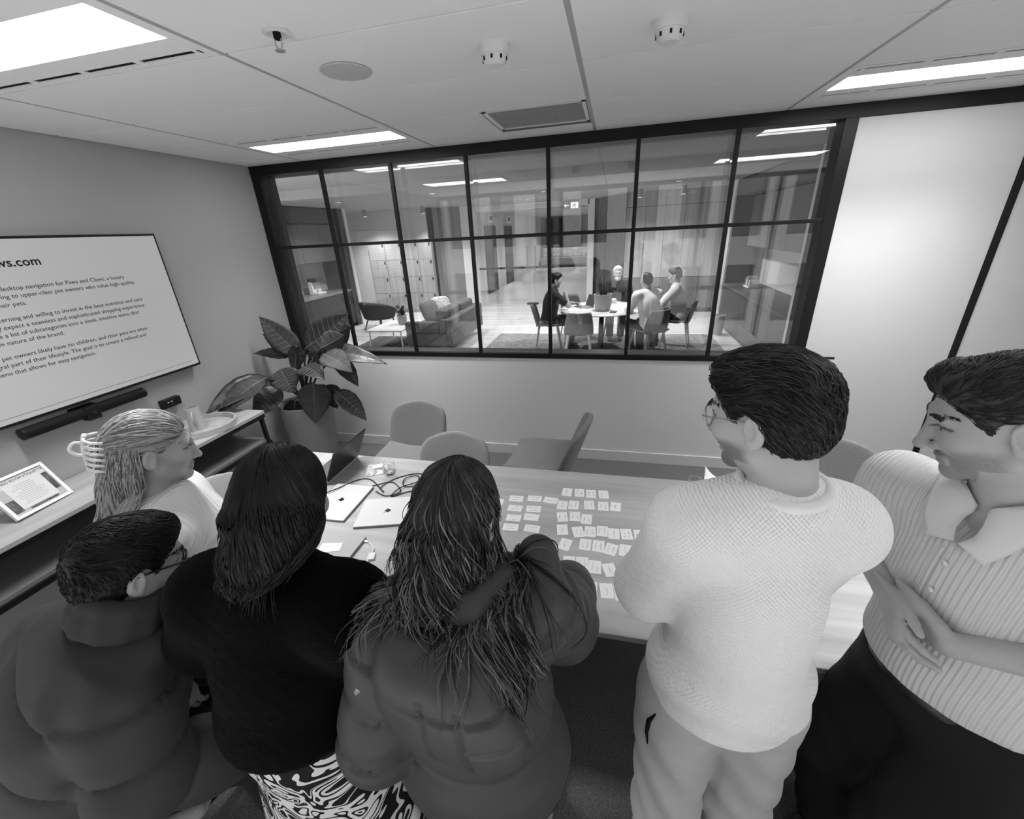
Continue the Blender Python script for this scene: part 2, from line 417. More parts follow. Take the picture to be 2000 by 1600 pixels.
# ---- window wall behind the camera, with the building opposite
w2 = root('window_2')
for x in np.linspace(XL, XR, 7): MB().box((x - .03, YB - .08, 0), (x + .03, YB, HC)).build('mullion', m_black, w2)
for z in (0.02, 1.0, 2.62): MB().box((XL, YB - .08, z - .03), (XR, YB, z + .03)).build('transom', m_black, w2)
MB().box((XL, YB - .04, 0), (XR, YB - .0399, HC)).build('pane', pane_mat('outer pane', 1.5, 0.85), w2)
m_fac = mat('facade panel', 0.26, 0.7, 0.2, var=.05); m_fwin = mat('facade window', 0.06, 0.15, 0.5)
fb = thing('office_building', 'pale office building with window bays across the street', 'building', (2.5, -16, -6))
MB().box((-16, -3, 0), (16, -.3, 26)).build('core', m_fwin, fb)
for k in range(17): MB().box((-16 + k * 2 - .45, -.3, 0), (-16 + k * 2 + .45, 0, 26)).build('pier', m_fac, fb)
for k in range(8): MB().box((-16, -.35, k * 3.4 - .5), (16, -.05, k * 3.4 + .6)).build('spandrel', m_fac, fb)

# ================================================================== LOUNGE BEYOND THE GLASS
HL = 2.72
m_lfloor = mat('timber floor', 0.46, 0.45, 0.35, var=0.30, vscale=1.0, stretch=(0.5, 6.5, 1), detail=5)
m_lwall = mat('lounge wall', 0.62, 0.7, 0.2)
m_lgrey = mat('lounge grey wall', 0.30, 0.7, 0.2)
m_lceil = mat('lounge ceiling', 0.36, 0.8, 0.15)
m_join = mat('dark joinery', 0.045, 0.4, 0.35)
m_joinp = mat('dark joinery upper', 0.10, 0.45, 0.3)
m_ctr = mat('counter stone', 0.22, 0.35, 0.4, var=.08, vscale=8)
m_vwood = mat('light veneer', 0.36, 0.5, 0.3, var=0.22, vscale=1.2, stretch=(9, 9, 0.5))
m_dwood = mat('dark veneer', 0.10, 0.5, 0.3, var=0.25, vscale=1.2, stretch=(9, 9, 0.5))
m_lwhite = mat('lounge white trim', 0.8, 0.5, 0.3)
struct(MB().box((-7, 0.2, -0.1), (8, 9.0, 0.0)).build('floor_lounge', m_lfloor))
struct(MB().box((-3.5, 9.0, -0.1), (8, 26, 0.0)).build('floor_corridor', mat('corridor floor', 0.62, 0.25, 0.5, var=.06, vscale=1)))
struct(MB().box((-7, 0.2, HL), (8, 9.1, HL + .1)).build('ceiling_lounge', m_lceil))
struct(MB().box((-3.5, 9.1, HL), (8, 26, HL + .1)).build('ceiling_corridor', mat('corridor ceiling', 0.5, 0.8, .15)))
sbox('wall_lounge_left', (-4.72, 0.2, 0), (-4.6, 6.3, HL), m_lwall)
sbox('wall_lounge_back', (-7, 7.9, 0), (-2.42, 8.05, HL), m_lwall)
sbox('wall_lounge_return', (-2.54, 7.9, 0), (-2.42, 8.4, HL), m_lgrey)
sbox('wall_lounge_grey', (-2.42, 8.4, 0), (-1.72, 8.55, HL), m_lgrey)
sbox('wall_lounge_pier', (-1.72, 8.3, 0), (-1.48, 8.9, HL), m_lwhite)
sbox('wall_lounge_right', (5.25, 0.2, 0), (5.4, 9.2, HL), m_lwall)
sbox('wall_lounge_pier_right', (4.55, 1.9, 0), (5.25, 2.3, HL), m_lwhite)
sbox('wall_corridor_left', (-2.1, 8.9, 0), (-1.95, 24, HL), m_lwall)
sbox('wall_corridor_end', (-2.1, 24, 0), (8, 24.2, HL), m_lwall)
sbox('wall_corridor_right', (7.8, 9.2, 0), (8, 24, HL), m_lwall)
sbox('wall_lounge_side', (-7.2, 0.2, 0), (-7.0, 8.0, HL), m_lwall)
sbox('trim_1', (-1.58, 8.8, 2.58), (1.72, 9.0, HL), m_lwhite)
sbox('wall_lounge_pier_door', (1.69, 8.8, 0), (1.86, 9.0, HL), m_lwhite)
sbox('trim_2', (-4.0, 6.2, 0), (-3.9, 6.3, HL), m_lwhite)
sbox('trim_3', (4.55, 6.12, 0), (4.62, 6.2, HL), m_lwhite)
sbox('baseboard_lounge', (-4.9, 7.885, 0), (-4.35, 7.9, 0.12), m_lwhite)
sbox('trim_4', (-7, 2.30, 2.60), (8, 2.42, HL), m_lceil)

# ---- left kitchenette joinery
def cupboards(name, label, side, xf, xb, y0, y1, z0, z1, n, m, knob=True, gap=.006):
    """cabinet carcass with n doors; face at xf"""
    t = thing(name, label, 'cabinet', (0, 0, 0))
    s = 1 if xf > xb else -1
    MB().box((min(xf - s * .02, xb), y0, z0), (max(xf - s * .02, xb), y1, z1)).build('carcass', m, t)
    w_ = (y1 - y0) / n
    for k in range(n):
        a = y0 + k * w_
        d = MB().box((min(xf, xf - s * .019), a + gap / 2, z0 + .01), (max(xf, xf - s * .019), a + w_ - gap / 2, z1 - .01)).build('cabinet_door', m, t)
        if knob:
            MB().lathe([(.012, 0), (.012, .015), (0, .018)], 10, (xf, a + w_ * .85, z1 - .1), M=Matrix.Rotation(s * math.pi / 2, 4, 'Y')).build('knob', m_steel, d)
    return t
cupboards('base_cabinet', 'dark base cupboards of the kitchenette behind the plant', 0, -3.95, -4.58, 2.6, 6.0, 0.08, 0.86, 5, m_join, False)
tag(MB().box((-4.6, 2.6, .86), (-3.93, 6.0, .91)).build('countertop', m_ctr, bevel=.004), 'grey stone worktop on the kitchenette cupboards left of the lounge', 'worktop')
cupboards('wall_cabinet', 'dark wall cupboards above the kitchenette worktop on the left', 0, -4.02, -4.58, 2.6, 6.0, 1.60, 2.38, 5, m_joinp, False)
tag(MB().box((-4.58, 2.6, 2.40), (-3.98, 6.0, HL - .025)).build('bulkhead', m_join), 'dark bulkhead over the kitchenette wall cupboards', 'bulkhead')
tag(MB().box((-4.6, 6.0, 0), (-3.93, 6.2, HL)).build('end_panel', m_join), 'tall dark end panel closing the kitchenette on the left', 'panel')
t = thing('coffee_machine', 'small white machine standing on the left kitchenette worktop', 'appliance', (-4.25, 5.15, .91))
MB().box((-.12, -.14, 0), (.12, .14, .05)).build('base', m_lwhite, t, bevel=.01); MB().box((-.12, -.14, .05), (-.02, .14, .34)).build('column', m_lwhite, t, bevel=.01)
MB().box((-.12, -.14, .27), (.12, .14, .36)).build('head', m_join, t, bevel=.01); MB().lathe([(.03, .05), (.04, .13), (.037, .13), (.027, .055), (0, .055)], 14, (.05, 0, 0)).build('cup', m_lwhite, t)
# ---- right kitchenette joinery
cupboards('base_cabinet', 'dark base cupboards along the right side of the lounge', 0, 4.62, 5.2, 2.35, 6.1, 0.05, 0.81, 5, m_join)
tag(MB().box((4.6, 2.3, .81), (5.25, 6.1, .85)).build('countertop', mat('dark worktop', 0.09, .4, .3), bevel=.004), 'dark worktop on the right-hand lounge cupboards', 'worktop')
cupboards('wall_cabinet', 'grey wall cupboards high above the right-hand worktop', 0, 4.92, 5.24, 2.5, 5.95, 1.55, 2.42, 4, mat('grey joinery', 0.13, .5, .3), False)
tag(MB().box((4.64, 2.3, 2.44), (5.24, 6.1, HL - .025)).build('bulkhead', mat('grey joinery bulkhead', .13, .5, .3)), 'grey bulkhead over the right-hand wall cupboards', 'bulkhead')
tag(MB().box((4.62, 5.96, .85), (5.24, 6.1, 2.44)).build('end_panel', m_join), 'tall dark end panel beyond the right-hand worktop', 'panel')
t = thing('paper_rack', 'rack of small papers and boxes on the right-hand worktop', 'rack', (4.95, 5.35, .85))
MB().box((-.1, -.16, 0), (.1, .16, .02)).build('tray', m_lwhite, t)
for k in range(5): MB().box((-.08, -.14 + k * .06, .02), (.08, -.11 + k * .06, .14 + .03 * (k % 3))).build('box', mat('rack box %d' % (k % 3), (.75, .3, .5)[k % 3], .6), t)
t = thing('framed_notice', 'small grey notice standing at the right-hand splashback', 'notice', (5.15, 3.55, .85))
MB().box((-.01, -.14, 0), (.01, .14, .34), Matrix.Rotation(.12, 4, 'Y')).build('board', mat('notice grey', .4, .5), t); MB().box((0, -.05, 0), (.07, .05, .02)).build('foot', m_join, t)
t = thing('waste_bin', 'pale cylindrical bin on the floor by the right-hand cupboards', 'bin', (4.42, 5.15, 0))
MB().lathe([(.1, 0), (.115, .36), (.11, .36), (.096, .02), (0, .02)], 24).build('body', mat('pale bin', .38, .5), t, True, auto=40); MB().lathe([(.118, .34), (.118, .37), (.108, .37)], 24, cap0=False, cap1=False).build('rim', mat('pale bin rim', .5, .4), t)

# ---- lockers
t = thing('locker_bank', 'light timber locker bank with small black latches', 'lockers', (-4.32, 7.835, 0))
MB().box((0, -.08, 0), (1.9, .04, 1.92)).build('carcass', m_vwood, t)
m_latch = mat('latch black', .01, .4)
for c in range(4):
    for r in range(4):
        if c == 3: a, b = 1.50, 1.9
        else: a, b = c * .5, c * .5 + .5
        d = MB().box((a + .004, -.1, .1 + r * .452 + .004), (b - .004, -.081, .1 + (r + 1) * .452 - .004)).build('locker_door', m_vwood, t)
        MB().box((b - .075, -.115, .1 + (r + .86) * .452 - .045), (b - .035, -.1, .1 + (r + .86) * .452 + .03)).build('latch', m_latch, d, bevel=.006)
MB().box((0, -.075, 0), (1.9, -.06, .1)).build('plinth', m_join, t)

# ---- veneer feature wall with angled dark return
t = root('wall_lounge_veneer')
xs = np.linspace(2.65, 5.24, 7)
for a, b in zip(xs[:-1], xs[1:]):
    MB().box((a + .004, 7.5, .84), (b - .004, 7.54, 2.40)).build('panel', m_vwood, t); MB().box((a + .004, 7.5, 2.41), (b - .004, 7.54, HL)).build('panel', m_vwood, t)
    MB().box((a + .004, 7.49, .1), (b - .004, 7.54, .83)).build('panel', mat('mid veneer', .17, .5, .3, var=.2, vscale=1.2, stretch=(9, 9, .5)), t)
MB().box((2.65, 7.5, 0), (5.25, 7.53, .1)).build('plinth', m_join, t)
MB().box((2.66, 7.545, 0), (5.25, 7.6, HL)).build('backing', m_join, t)
ang = math.atan2(7.5 - 9.0, 2.65 - 1.86); LL = math.hypot(1.5, .79)
Mx = Matrix.Translation((1.86, 9.0, 0)) @ Matrix.Rotation(ang, 4, 'Z')
for k in range(4):
    MB().box((k * LL / 4 + .003, 0, .08), ((k + 1) * LL / 4 - .003, .04, 2.38), Mx).build('panel', m_dwood, t)
    MB().box((k * LL / 4 + .003, 0, 2.39), ((k + 1) * LL / 4 - .003, .04, HL), Mx).build('panel', m_dwood, t)
MB().box((0, .01, 0), (LL, .05, HL), Mx).build('backing', m_join, t)

# ---- glazed corridor doors
d2 = root('door_2')
for a, b in ((-1.47, .10), (.12, 1.69)):
    lf = MB().box((a, 8.93, .02), (b, 8.9305, 2.58)).build('door_pane', pane_mat('door pane', 1.35, .93), d2)
    MB().box((a, 8.915, 1.02), (b, 8.945, 1.075)).build('door_rail', m_black, lf)
for x in (-.005, .225):
    MB().tube([(x, 8.90, .95), (x, 8.86, .95), (x, 8.86, 1.63), (x, 8.90, 1.63)], .014, 8).build('door_handle', m_steel, d2)
MB().box((-1.48, 8.90, 2.54), (1.69, 8.96, 2.60)).build('head_rail', m_steel, d2)
MB().box((-.05, 8.85, 0.0), (.28, 8.97, .05)).build('floor_closer', m_join, d2)
for k, (y0, y1) in enumerate(((11.25, 12.6), (14.1, 15.3))):
    t = thing('lift_door', ('black lift door in the corridor, the nearer of two', 'black lift door in the corridor, the farther of two')[k], 'lift door', (-1.928, (y0 + y1) / 2, 0))
    w_ = (y1 - y0) / 2
    for s in (0, 1): MB().box((0, -w_ + s * w_, 0), (.04, s * w_ - .01, 2.25)).build('door_leaf', m_black, t)
    i = MB().box((0, -.25, 2.36), (.05, .35, 2.62)).build('floor_indicator', m_lwhite, t); MB().box((.05, -.12, 2.43), (.056, .22, 2.56)).build('display', m_join, i)
t = thing('exit_sign', 'lit exit sign with arrow and running figure above the glass doors', 'exit sign', (1.24, 8.72, 2.50))
m_sign = mat('sign face', .75, .5, .2, emit=.5); m_sgrey = mat('sign grey', .25, .5)
MB().box((-.21, -.02, 0), (.21, .02, .17)).build('box', mat('sign box', .25, .5), t)
MB().box((-.20, -.024, .01), (-.01, -.0205, .16)).build('arrow_panel', m_sgrey, t)
MB().box((.0, -.024, .01), (.20, -.0205, .16)).build('figure_panel', m_sign, t)
MB().box((-.15, -.028, .075), (-.05, -.0245, .095)).build('arrow', m_sign, t)
MB().prism([(-.18, .085), (-.12, .13), (-.12, .04)], .0245, .028, Matrix.Rotation(math.pi / 2, 4, 'X')).build('arrow_head', m_sign, t)
q = MB(); q.tube([(.1, -.028, .14), (.1, -.028, .141)], .013, 8); q.tube([(.1, -.028, .125), (.095, -.028, .08)], .012, 6); q.tube([(.095, -.028, .08), (.12, -.028, .055), (.115, -.028, .02)], .008, 6)
q.tube([(.095, -.028, .08), (.07, -.028, .05), (.045, -.028, .05)], .008, 6); q.tube([(.1, -.028, .12), (.13, -.028, .1), (.14, -.028, .11)], .006, 6); q.tube([(.1, -.028, .12), (.07, -.028, .105), (.06, -.028, .085)], .006, 6)
q.build('running_figure', m_sgrey, t)
MB().box((-.005, -.005, .17), (.005, .005, .22)).build('hanger', m_steel, t)
# far end of the corridor
tag(MB().box((-1.75, 23.3, .95), (.35, 23.5, 2.6)).build('wall_screen', mat('far screen', .03, .4, .3, var=.5, vscale=5)), 'dark screen wall at the far end of the corridor', 'screen')
t = thing('bench_seat', 'grey bench seat under the dark screen far down the corridor', 'bench', (-.4, 22.6, 0))
MB().box((-1.4, -.4, .12), (1.5, .4, .5)).build('seat', m_lgrey, t, bevel=.03); MB().box((-1.4, .3, .5), (1.5, .45, 1.0)).build('backrest', mat('bench back', .5, .9, var=.4, vscale=8), t, bevel=.03)
for x in (-1.2, 1.3): MB().box((x, -.3, 0), (x + .08, .3, .12)).build('leg', m_join, t)
t = thing('corridor_counter', 'pale counter along the right of the corridor beyond the doors', 'counter', (2.2, 13.5, 0))
MB().box((0, -2.5, 0), (.6, 4.0, 1.0)).build('body', m_lwhite, t); MB().box((-.05, -2.55, 1.0), (.65, 4.05, 1.05)).build('top', m_ctr, t)

# ---- lounge lamps
def downlight(x, y, label, watts, vis=True):
    t = thing('downlight', label, 'downlight', (x, y, HL), 0, 'cylinder downlights of the lounge')
    MB().lathe([(.055, 0), (.055, -.16), (.045, -.16), (.04, -.12), (0, -.12)], 20).build('can', mat('lamp can', .32, .5), t, True, auto=35)
    MB().lathe([(.044, -.155), (0, -.156)], 20).build('lens', mat('lamp lens', .9, .5, emit=9), t)
    l = bpy.data.lights.new('lamp', 'SPOT'); l.energy = watts; l.spot_size = 2.3; l.spot_blend = .8; l.shadow_soft_size = .06
    o = bpy.data.objects.new('lamp', l); COL.objects.link(o); o.parent = t; o.location = (0, 0, -.17)
for k, (x, y, lb, wt) in enumerate(((-3.86, 7.1, 'cylinder downlight in front of the locker wall', 150), (-2.3, 7.2, 'cylinder downlight above the right end of the lockers', 110),
        (3.75, 6.6, 'cylinder downlight before the light veneer wall', 60), (2.9, 6.7, 'cylinder downlight by the dark veneer return', 50))): downlight(x, y, lb, wt)
# recessed downlights added to brighten the lounge, and corridor lamps
def recessed(x, y, label, watts, z=HL):
    t = thing('recessed_downlight', label, 'downlight', (x, y, z), 0, 'recessed downlights')
    MB().lathe([(.075, 0), (.075, -.006), (.06, -.006), (.055, .0)], 20, cap0=False, cap1=False).build('trim_ring', m_lceil, t, True, auto=35)
    MB().lathe([(.056, -.0015), (0, -.0016)], 20).build('lens', mat('recessed lens', .5, .5, emit=1.2), t)
    l = bpy.data.lights.new('lamp', 'SPOT'); l.energy = watts; l.spot_size = 2.4; l.spot_blend = .7; l.shadow_soft_size = .06
    o = bpy.data.objects.new('lamp', l); COL.objects.link(o); o.parent = t; o.location = (0, 0, -.02)
for x, y, lb, wt in ((2.3, 3.6, 'added recessed downlight over the round table', 175), (1.0, 5.6, 'added recessed downlight over the lounge walkway', 175), (-.8, 4.3, 'added recessed downlight over the sofa', 150), (-2.9, 4.6, 'added recessed downlight over the tub armchair', 150),
                     (3.5, 5.5, 'added recessed downlight right of the round table', 160), (0.3, 7.6, 'added recessed downlight before the glass doors', 150), (-3.3, 2.6, 'added recessed downlight by the left kitchenette', 25), (3.9, 2.4, 'added recessed downlight by the right cupboards', 35),
                     (0.2, 10.6, 'recessed downlight just beyond the glass doors', 150), (0.0, 13.5, 'recessed downlight midway along the corridor', 150), (0.0, 17.5, 'recessed downlight far along the corridor', 150), (0.0, 21.5, 'recessed downlight at the corridor end', 150), (4.0, 14.0, 'recessed downlight in the corridor side bay', 150)): recessed(x, y, lb, wt)
# ================================================================== MEETING ROOM OBJECTS
m_table = mat('oak laminate', 0.42, 0.42, 0.35, var=0.24, vscale=2.2, stretch=(0.45, 7.5, 1), detail=7)
m_cons = mat('console oak', 0.40, 0.5, 0.3, var=0.26, vscale=1.6, stretch=(7.5, .55, 1), detail=6)
m_fab = mat('chair wool', 0.20, 0.95, 0.1, var=.12, vscale=120, bump=.25, bscale=420, sheen=.2)
m_fab_l = mat('chair wool pale', 0.30, 0.95, 0.1, var=.12, vscale=120, bump=.25, bscale=420, sheen=.2)
m_alu = mat('aluminium lid', 0.62, 0.38, 0.5, var=.01)
m_alud = mat('aluminium edge', 0.20, 0.4, 0.5)
m_ink = mat('ink', 0.02, 0.7, 0.1)
m_paper = mat('white card', 0.85, 0.7, 0.2)
# ---- conference table
T0, T1, TY0, TY1, TZ = 0.50, 4.10, -2.46, -1.43, 0.73
t = thing('conference_table', 'long oak conference table with black frame', 'table', (2.3, -1.945, 0))
MB().box((T0 - 2.3, TY0 + 1.945, TZ - .026), (T1 - 2.3, TY1 + 1.945, TZ)).build('tabletop', m_table, t, bevel=.003)
MB().box((T0 - 2.28, TY0 + 1.965, TZ - .04), (T1 - 2.32, TY1 + 1.925, TZ - .0265)).build('under_edge', m_black, t)
for x in (-1.35, 1.35):
    lg = MB().box((x - .04, -.38, .0), (x + .04, -.3, TZ - .04)).build('leg', m_black, t); MB().box((x - .04, .3, .0), (x + .04, .38, TZ - .04)).build('leg', m_black, t)
    MB().box((x - .05, -.42, .0), (x + .05, .42, .03)).build('foot', m_black, t)
MB().box((-1.3, -.05, TZ - .12), (1.3, .05, TZ - .041)).build('beam', m_black, t)
# ---- shell chairs on four-star bases
def shell_chair(label, x, y, yaw, m, H=.83, first=[None]):
    t = thing('meeting_chair', label, 'chair', (x, y, 0), yaw, 'upholstered meeting chairs')
    # local: faces +y
    def seatf(u, v):
        a = (u - .5) * 2; X = a * (.235 + .02 * math.sin(v * math.pi)); Y = -.20 + v * .45
        Zs = .455 + .045 * abs(a) ** 3 - .03 * max(0, v - .7) ** 1.5 * 3 + .03 * (1 - v) ** 3
        return (X, Y, Zs)
    MB().grid(seatf, 13, 12).build('seat', m, t, True, solid=.05, sub=1)
    def backf(u, v):
        a = (u - .5) * 2; wd = .225 + .015 * math.sin(v * math.pi) - .05 * max(0, v - .62) ** 2 * 4
        rr = 1 - .12 * max(0, v - .75) * 4 * a * a
        return (a * wd, -.20 - .02 - .13 * v + .075 * a * a * (1 - .4 * v), .455 + v * (H - .455) * rr)
    MB().grid(backf, 13, 14).build('backrest', m, t, True, solid=.04, sub=1)
    MB().lathe([(.03, .09), (.028, .42), (.09, .43), (.09, .44)], 16).build('column', m_black, t, True, auto=35)
    for k in range(4):
        a = math.pi / 4 + k * math.pi / 2
        lg = MB().tube([(0, 0, .085), (.16 * math.cos(a), .16 * math.sin(a), .075), (.31 * math.cos(a), .31 * math.sin(a), .05)], [.022, .018, .014], 8).build('leg', m_black, t, True)
        MB().lathe([(.02, 0), (.022, .012), (.02, .05), (0, .052)], 12, (.31 * math.cos(a), .31 * math.sin(a), 0)).build('glide', m_black, lg, True, auto=35)
    return t
shell_chair('grey chair pushed back against the wall, facing the camera, beside the plant', 0.97, -1.04, math.pi, m_fab)
shell_chair('grey chair tucked in on the far side of the table behind the long dark hair', 1.48, -1.56, math.pi + .05, m_fab_l, .84)
shell_chair('grey chair turned sideways by the far side of the table', 1.97, -0.87, math.pi / 2 - .12, m_fab, .84)
shell_chair('grey chair behind the man in the white sweater, near the door', 3.67, -1.34, math.pi - .1, m_fab, .84)
shell_chair('pale grey chair at the left end of the table', .50, -1.98, -math.pi / 2, m_fab_l, .80)
shell_chair('grey chair under the seated man in the dark padded jacket', .98, -3.03, -1.0, m_fab_l, .80)

# ---- console sideboard
t = thing('console_table', 'long oak console with black frame under the television', 'console', (-.465, -1.95, 0))
MB().box((-.205, -.95, .785), (.215, .95, .81)).build('top', m_cons, t, bevel=.002)
MB().box((-.195, -.93, .545), (.195, .93, .57)).build('shelf', mat('console shelf', .16, .4, .4, var=.1, vscale=2, stretch=(6, .5, 1)), t)
for y in (-.93, -.0, .92):
    for x in (-.195, .195): MB().box((x - .0125, y - .0125, 0), (x + .0125, y + .0125, .785)).build('leg', m_black, t)
for z in (.755, .52):
    for x in (-.195, .2): MB().box((x - .0125, -.945, z), (x + .0125, .945, z + .03)).build('rail', m_black, t)
    for y in (-.93, .92): MB().box((-.195, y - .0125, z), (.195, y + .0125, z + .03)).build('rail', m_black, t)
# ---- television
t = thing('television', 'large wall-mounted television showing a slide of black text', 'television', (XL + .021, -1.9, 1.675))
MB().box((.0, -.815, -.46), (.05, .815, .459)).build('case', m_black, t, bevel=.004)
m_scr = mat('screen slide', .30, .25, .3, emit=SCREEN)
sc_ = MB().box((.0505, -.802, -.443), (.0515, .802, .445)).build('screen', m_scr, t)
m_txt = mat('slide text', .02, .5, .1)
TXT = [('pawsandclaws.com', -1.757, 1.988, .060, .001), ('the desktop navigation for Paws and Claws, a luxury', -1.379, 1.875, .0300, 0), ('catering to upper-class pet owners who value high-quality,', -1.326, 1.837, .0300, 0),
       ('their pets.', -1.897, 1.797, .0300, 0), ('discerning and willing to invest in the best nutrition and care', -1.322, 1.728, .0300, 0), ('they expect a seamless and sophisticated shopping experience.', -1.318, 1.690, .0300, 0),
       ('organise a list of subcategories into a sleek, intuitive menu that', -1.374, 1.652, .0300, 0), ('premium nature of the brand.', -1.802, 1.614, .0300, 0), ('these pet owners likely have no children, and their pets are often', -1.362, 1.543, .0300, 0),
       ('integral part of their lifestyle. The goal is to create a refined and', -1.383, 1.505, .0300, 0), ('menu that allows for easy navigation.', -1.698, 1.467, .0300, 0)]
for s, yy, zz, sz, b in TXT:
    Mt = Matrix.Translation((.0522, yy + 1.9, zz - 1.675)) @ Matrix(((0, 0, 1, 0), (1, 0, 0, 0), (0, 1, 0, 0), (0, 0, 0, 1)))
    text_mesh('slide_text', s, sz, m_txt, sc_, Mt, 'RIGHT', 1.02, b)
MB().box((.0516, -.78, -.416), (.0522, .75, -.4145)).build('slide_rule', m_txt, sc_)
MB().box((-.02, -.25, -.15), (.0, .25, .15)).build('wall_bracket', m_black, t)
# ---- video bar
t = thing('video_bar', 'black cylindrical video bar mounted below the television', 'video bar', (XL + .07, -1.86, 1.160))
pts = [(0, -.31, 0), (0, .31, 0)]
MB().tube(pts, .032, 20).build('bar', mat('speaker cloth', .008, .7, .2, bump=.2, bscale=500), t, True, auto=40)
for y in (-.315, .315): MB().lathe([(.033, -.006), (.033, .006), (0, .007)], 20, (0, y, 0), M=Matrix.Rotation(-math.copysign(math.pi / 2, y), 4, 'X')).build('end_cap', m_black, t, True, auto=40)
cm = MB().box((-.03, -.035, -.05), (.036, .035, .03)).build('camera_block', m_black, t, bevel=.006); MB().lathe([(.014, 0), (.014, .004), (0, .006)], 14, (.036, 0, -.005), M=Matrix.Rotation(math.pi / 2, 4, 'Y')).build('lens', mat('lens', .01, .05, .8), cm)
MB().box((-.07, -.06, -.01), (-.02, .06, .03)).build('bracket', m_black, t)
t = thing('wall_controller', 'small black box with two indicator lights fixed to the wall', 'controller', (XL, -1.37, 1.01))
MB().prism([(0, -.03), (.045, -.025), (.05, .035), (0, .035)], -.065, .065, Matrix(((1, 0, 0, 0), (0, 0, 1, 0), (0, 1, 0, 0), (0, 0, 0, 1)))).build('body', m_black, t, bevel=.003)
for y in (-.03, -.005): MB().box((.047, y - .005, .012), (.0505, y + .005, .018)).build('indicator', m_white, t)
# ---- framed notice
c0 = Vector((-.474, -2.185, .812)); wv = Vector((-.411 + .474, -2.435 + 2.185, 0)).normalized(); upv = Vector((-.126, .006, .197)).normalized()
nv = wv.cross(upv).normalized()
if nv.x < 0: nv = -nv
Mf = Matrix((( -wv.x, upv.x, nv.x, c0.x + wv.x * .13), (-wv.y, upv.y, nv.y, c0.y + wv.y * .13), (-wv.z, upv.z, nv.z, c0.z), (0, 0, 0, 1)))
t = thing('notice_frame', 'white picture frame with a printed meeting room notice on the console', 'picture frame', (0, 0, 0)); t.matrix_world = Mf
W2, H2, b = .133, .222, .015
fr = MB()
for lo, hi in (((-W2, 0, 0), (-W2 + b, H2, .018)), ((W2 - b, 0, 0), (W2, H2, .018)), ((-W2 + b, 0, 0), (W2 - b, b, .018)), ((-W2 + b, H2 - b, 0), (W2 - b, H2, .018))): fr.box(lo, hi)
fr.build('frame', mat('frame white', .85, .4, .3), t, bevel=.0015)
MB().box((-W2 + b, b, .004), (W2 - b, H2 - b, .008)).build('sheet', mat('notice sheet', .45, .6, .2), t)
MB().box((-W2 + b, H2 - b - .042, .008), (W2 - b, H2 - b - .002, .0085)).build('title_band', mat('notice band', .62, .6, .2), t)
MB().box((-.075, .035, .0085), (.092, H2 - b - .03, .0095)).build('text_panel', mat('notice panel', .66, .6, .2), t)
m_pic = mat('notice photo', .10, .6, .2, var=.8, vscale=40); 
MB().box((.092, .06, .0085), (W2 - b - .001, H2 - b - .042, .009)).build('photo_strip', m_pic, t); MB().box((-W2 + b, .028, .0085), (-.075, .10, .009)).build('photo_strip', m_pic, t)
MB().box((-.05, b + .006, .0085), (.08, .032, .009)).build('photo_strip', m_pic, t)
text_mesh('title', 'MEETING ROOM ETIQUETTE', .0165, m_ink, t, Matrix.Translation((.006, H2 - b - .022, .0088)), 'CENTER', 1.08)
ln = MB(); r_ = random.Random(3)
for k in range(11):
    w_ = .03 + .035 * r_.random(); cx = .005 + .02 * (r_.random() - .5); y = H2 - b - .048 - k * .0105; ln.box((cx - w_, y, .0096), (cx + w_, y + .0018, .0099))
ln.build('small_print', mat('print grey', .3, .6), t)
st = MB().box((-.03, -.0, -.012), (.03, .15, -.008), Matrix.Translation((0, .06, 0)) @ Matrix.Rotation(-.55, 4, 'X')).build('easel_strut', m_dark, t)
# ---- tray + vessel
t = thing('wooden_tray', 'round pale wooden tray with a raised rim on the console', 'tray', (-.445, -1.345, .81))
m_tray = mat('pale tray wood', .42, .5, .3, var=.18, vscale=14)
MB().lathe([(0, 0), (.195, 0), (.195, .008), (0, .008)], 40, cap0=False, cap1=False).build('base', m_tray, t, True, auto=35)
MB().lathe([(.195, 0), (.2, .002), (.2, .042), (.188, .042), (.188, .006)], 40, cap0=False, cap1=False).build('rim', m_tray, t, True, auto=35)
t = thing('tall_mug', 'tall tapering grey mug with a handle standing in the tray', 'mug', (-.475, -1.375, .8185))
MB().lathe([(0, 0), (.056, 0), (.05, .06), (.042, .17), (.038, .17), (.044, .06), (.048, .01), (0, .01)], 28, cap0=False, cap1=False).build('body', mat('mug glaze', .42, .45, .35), t, True, auto=40)
MB().tube(smooth_path([(.03, -.033, .14), (.055, -.058, .135), (.065, -.068, .10), (.05, -.054, .06), (.034, -.036, .055)], 5), .007, 8).build('handle', mat('mug glaze', .42), t, True)

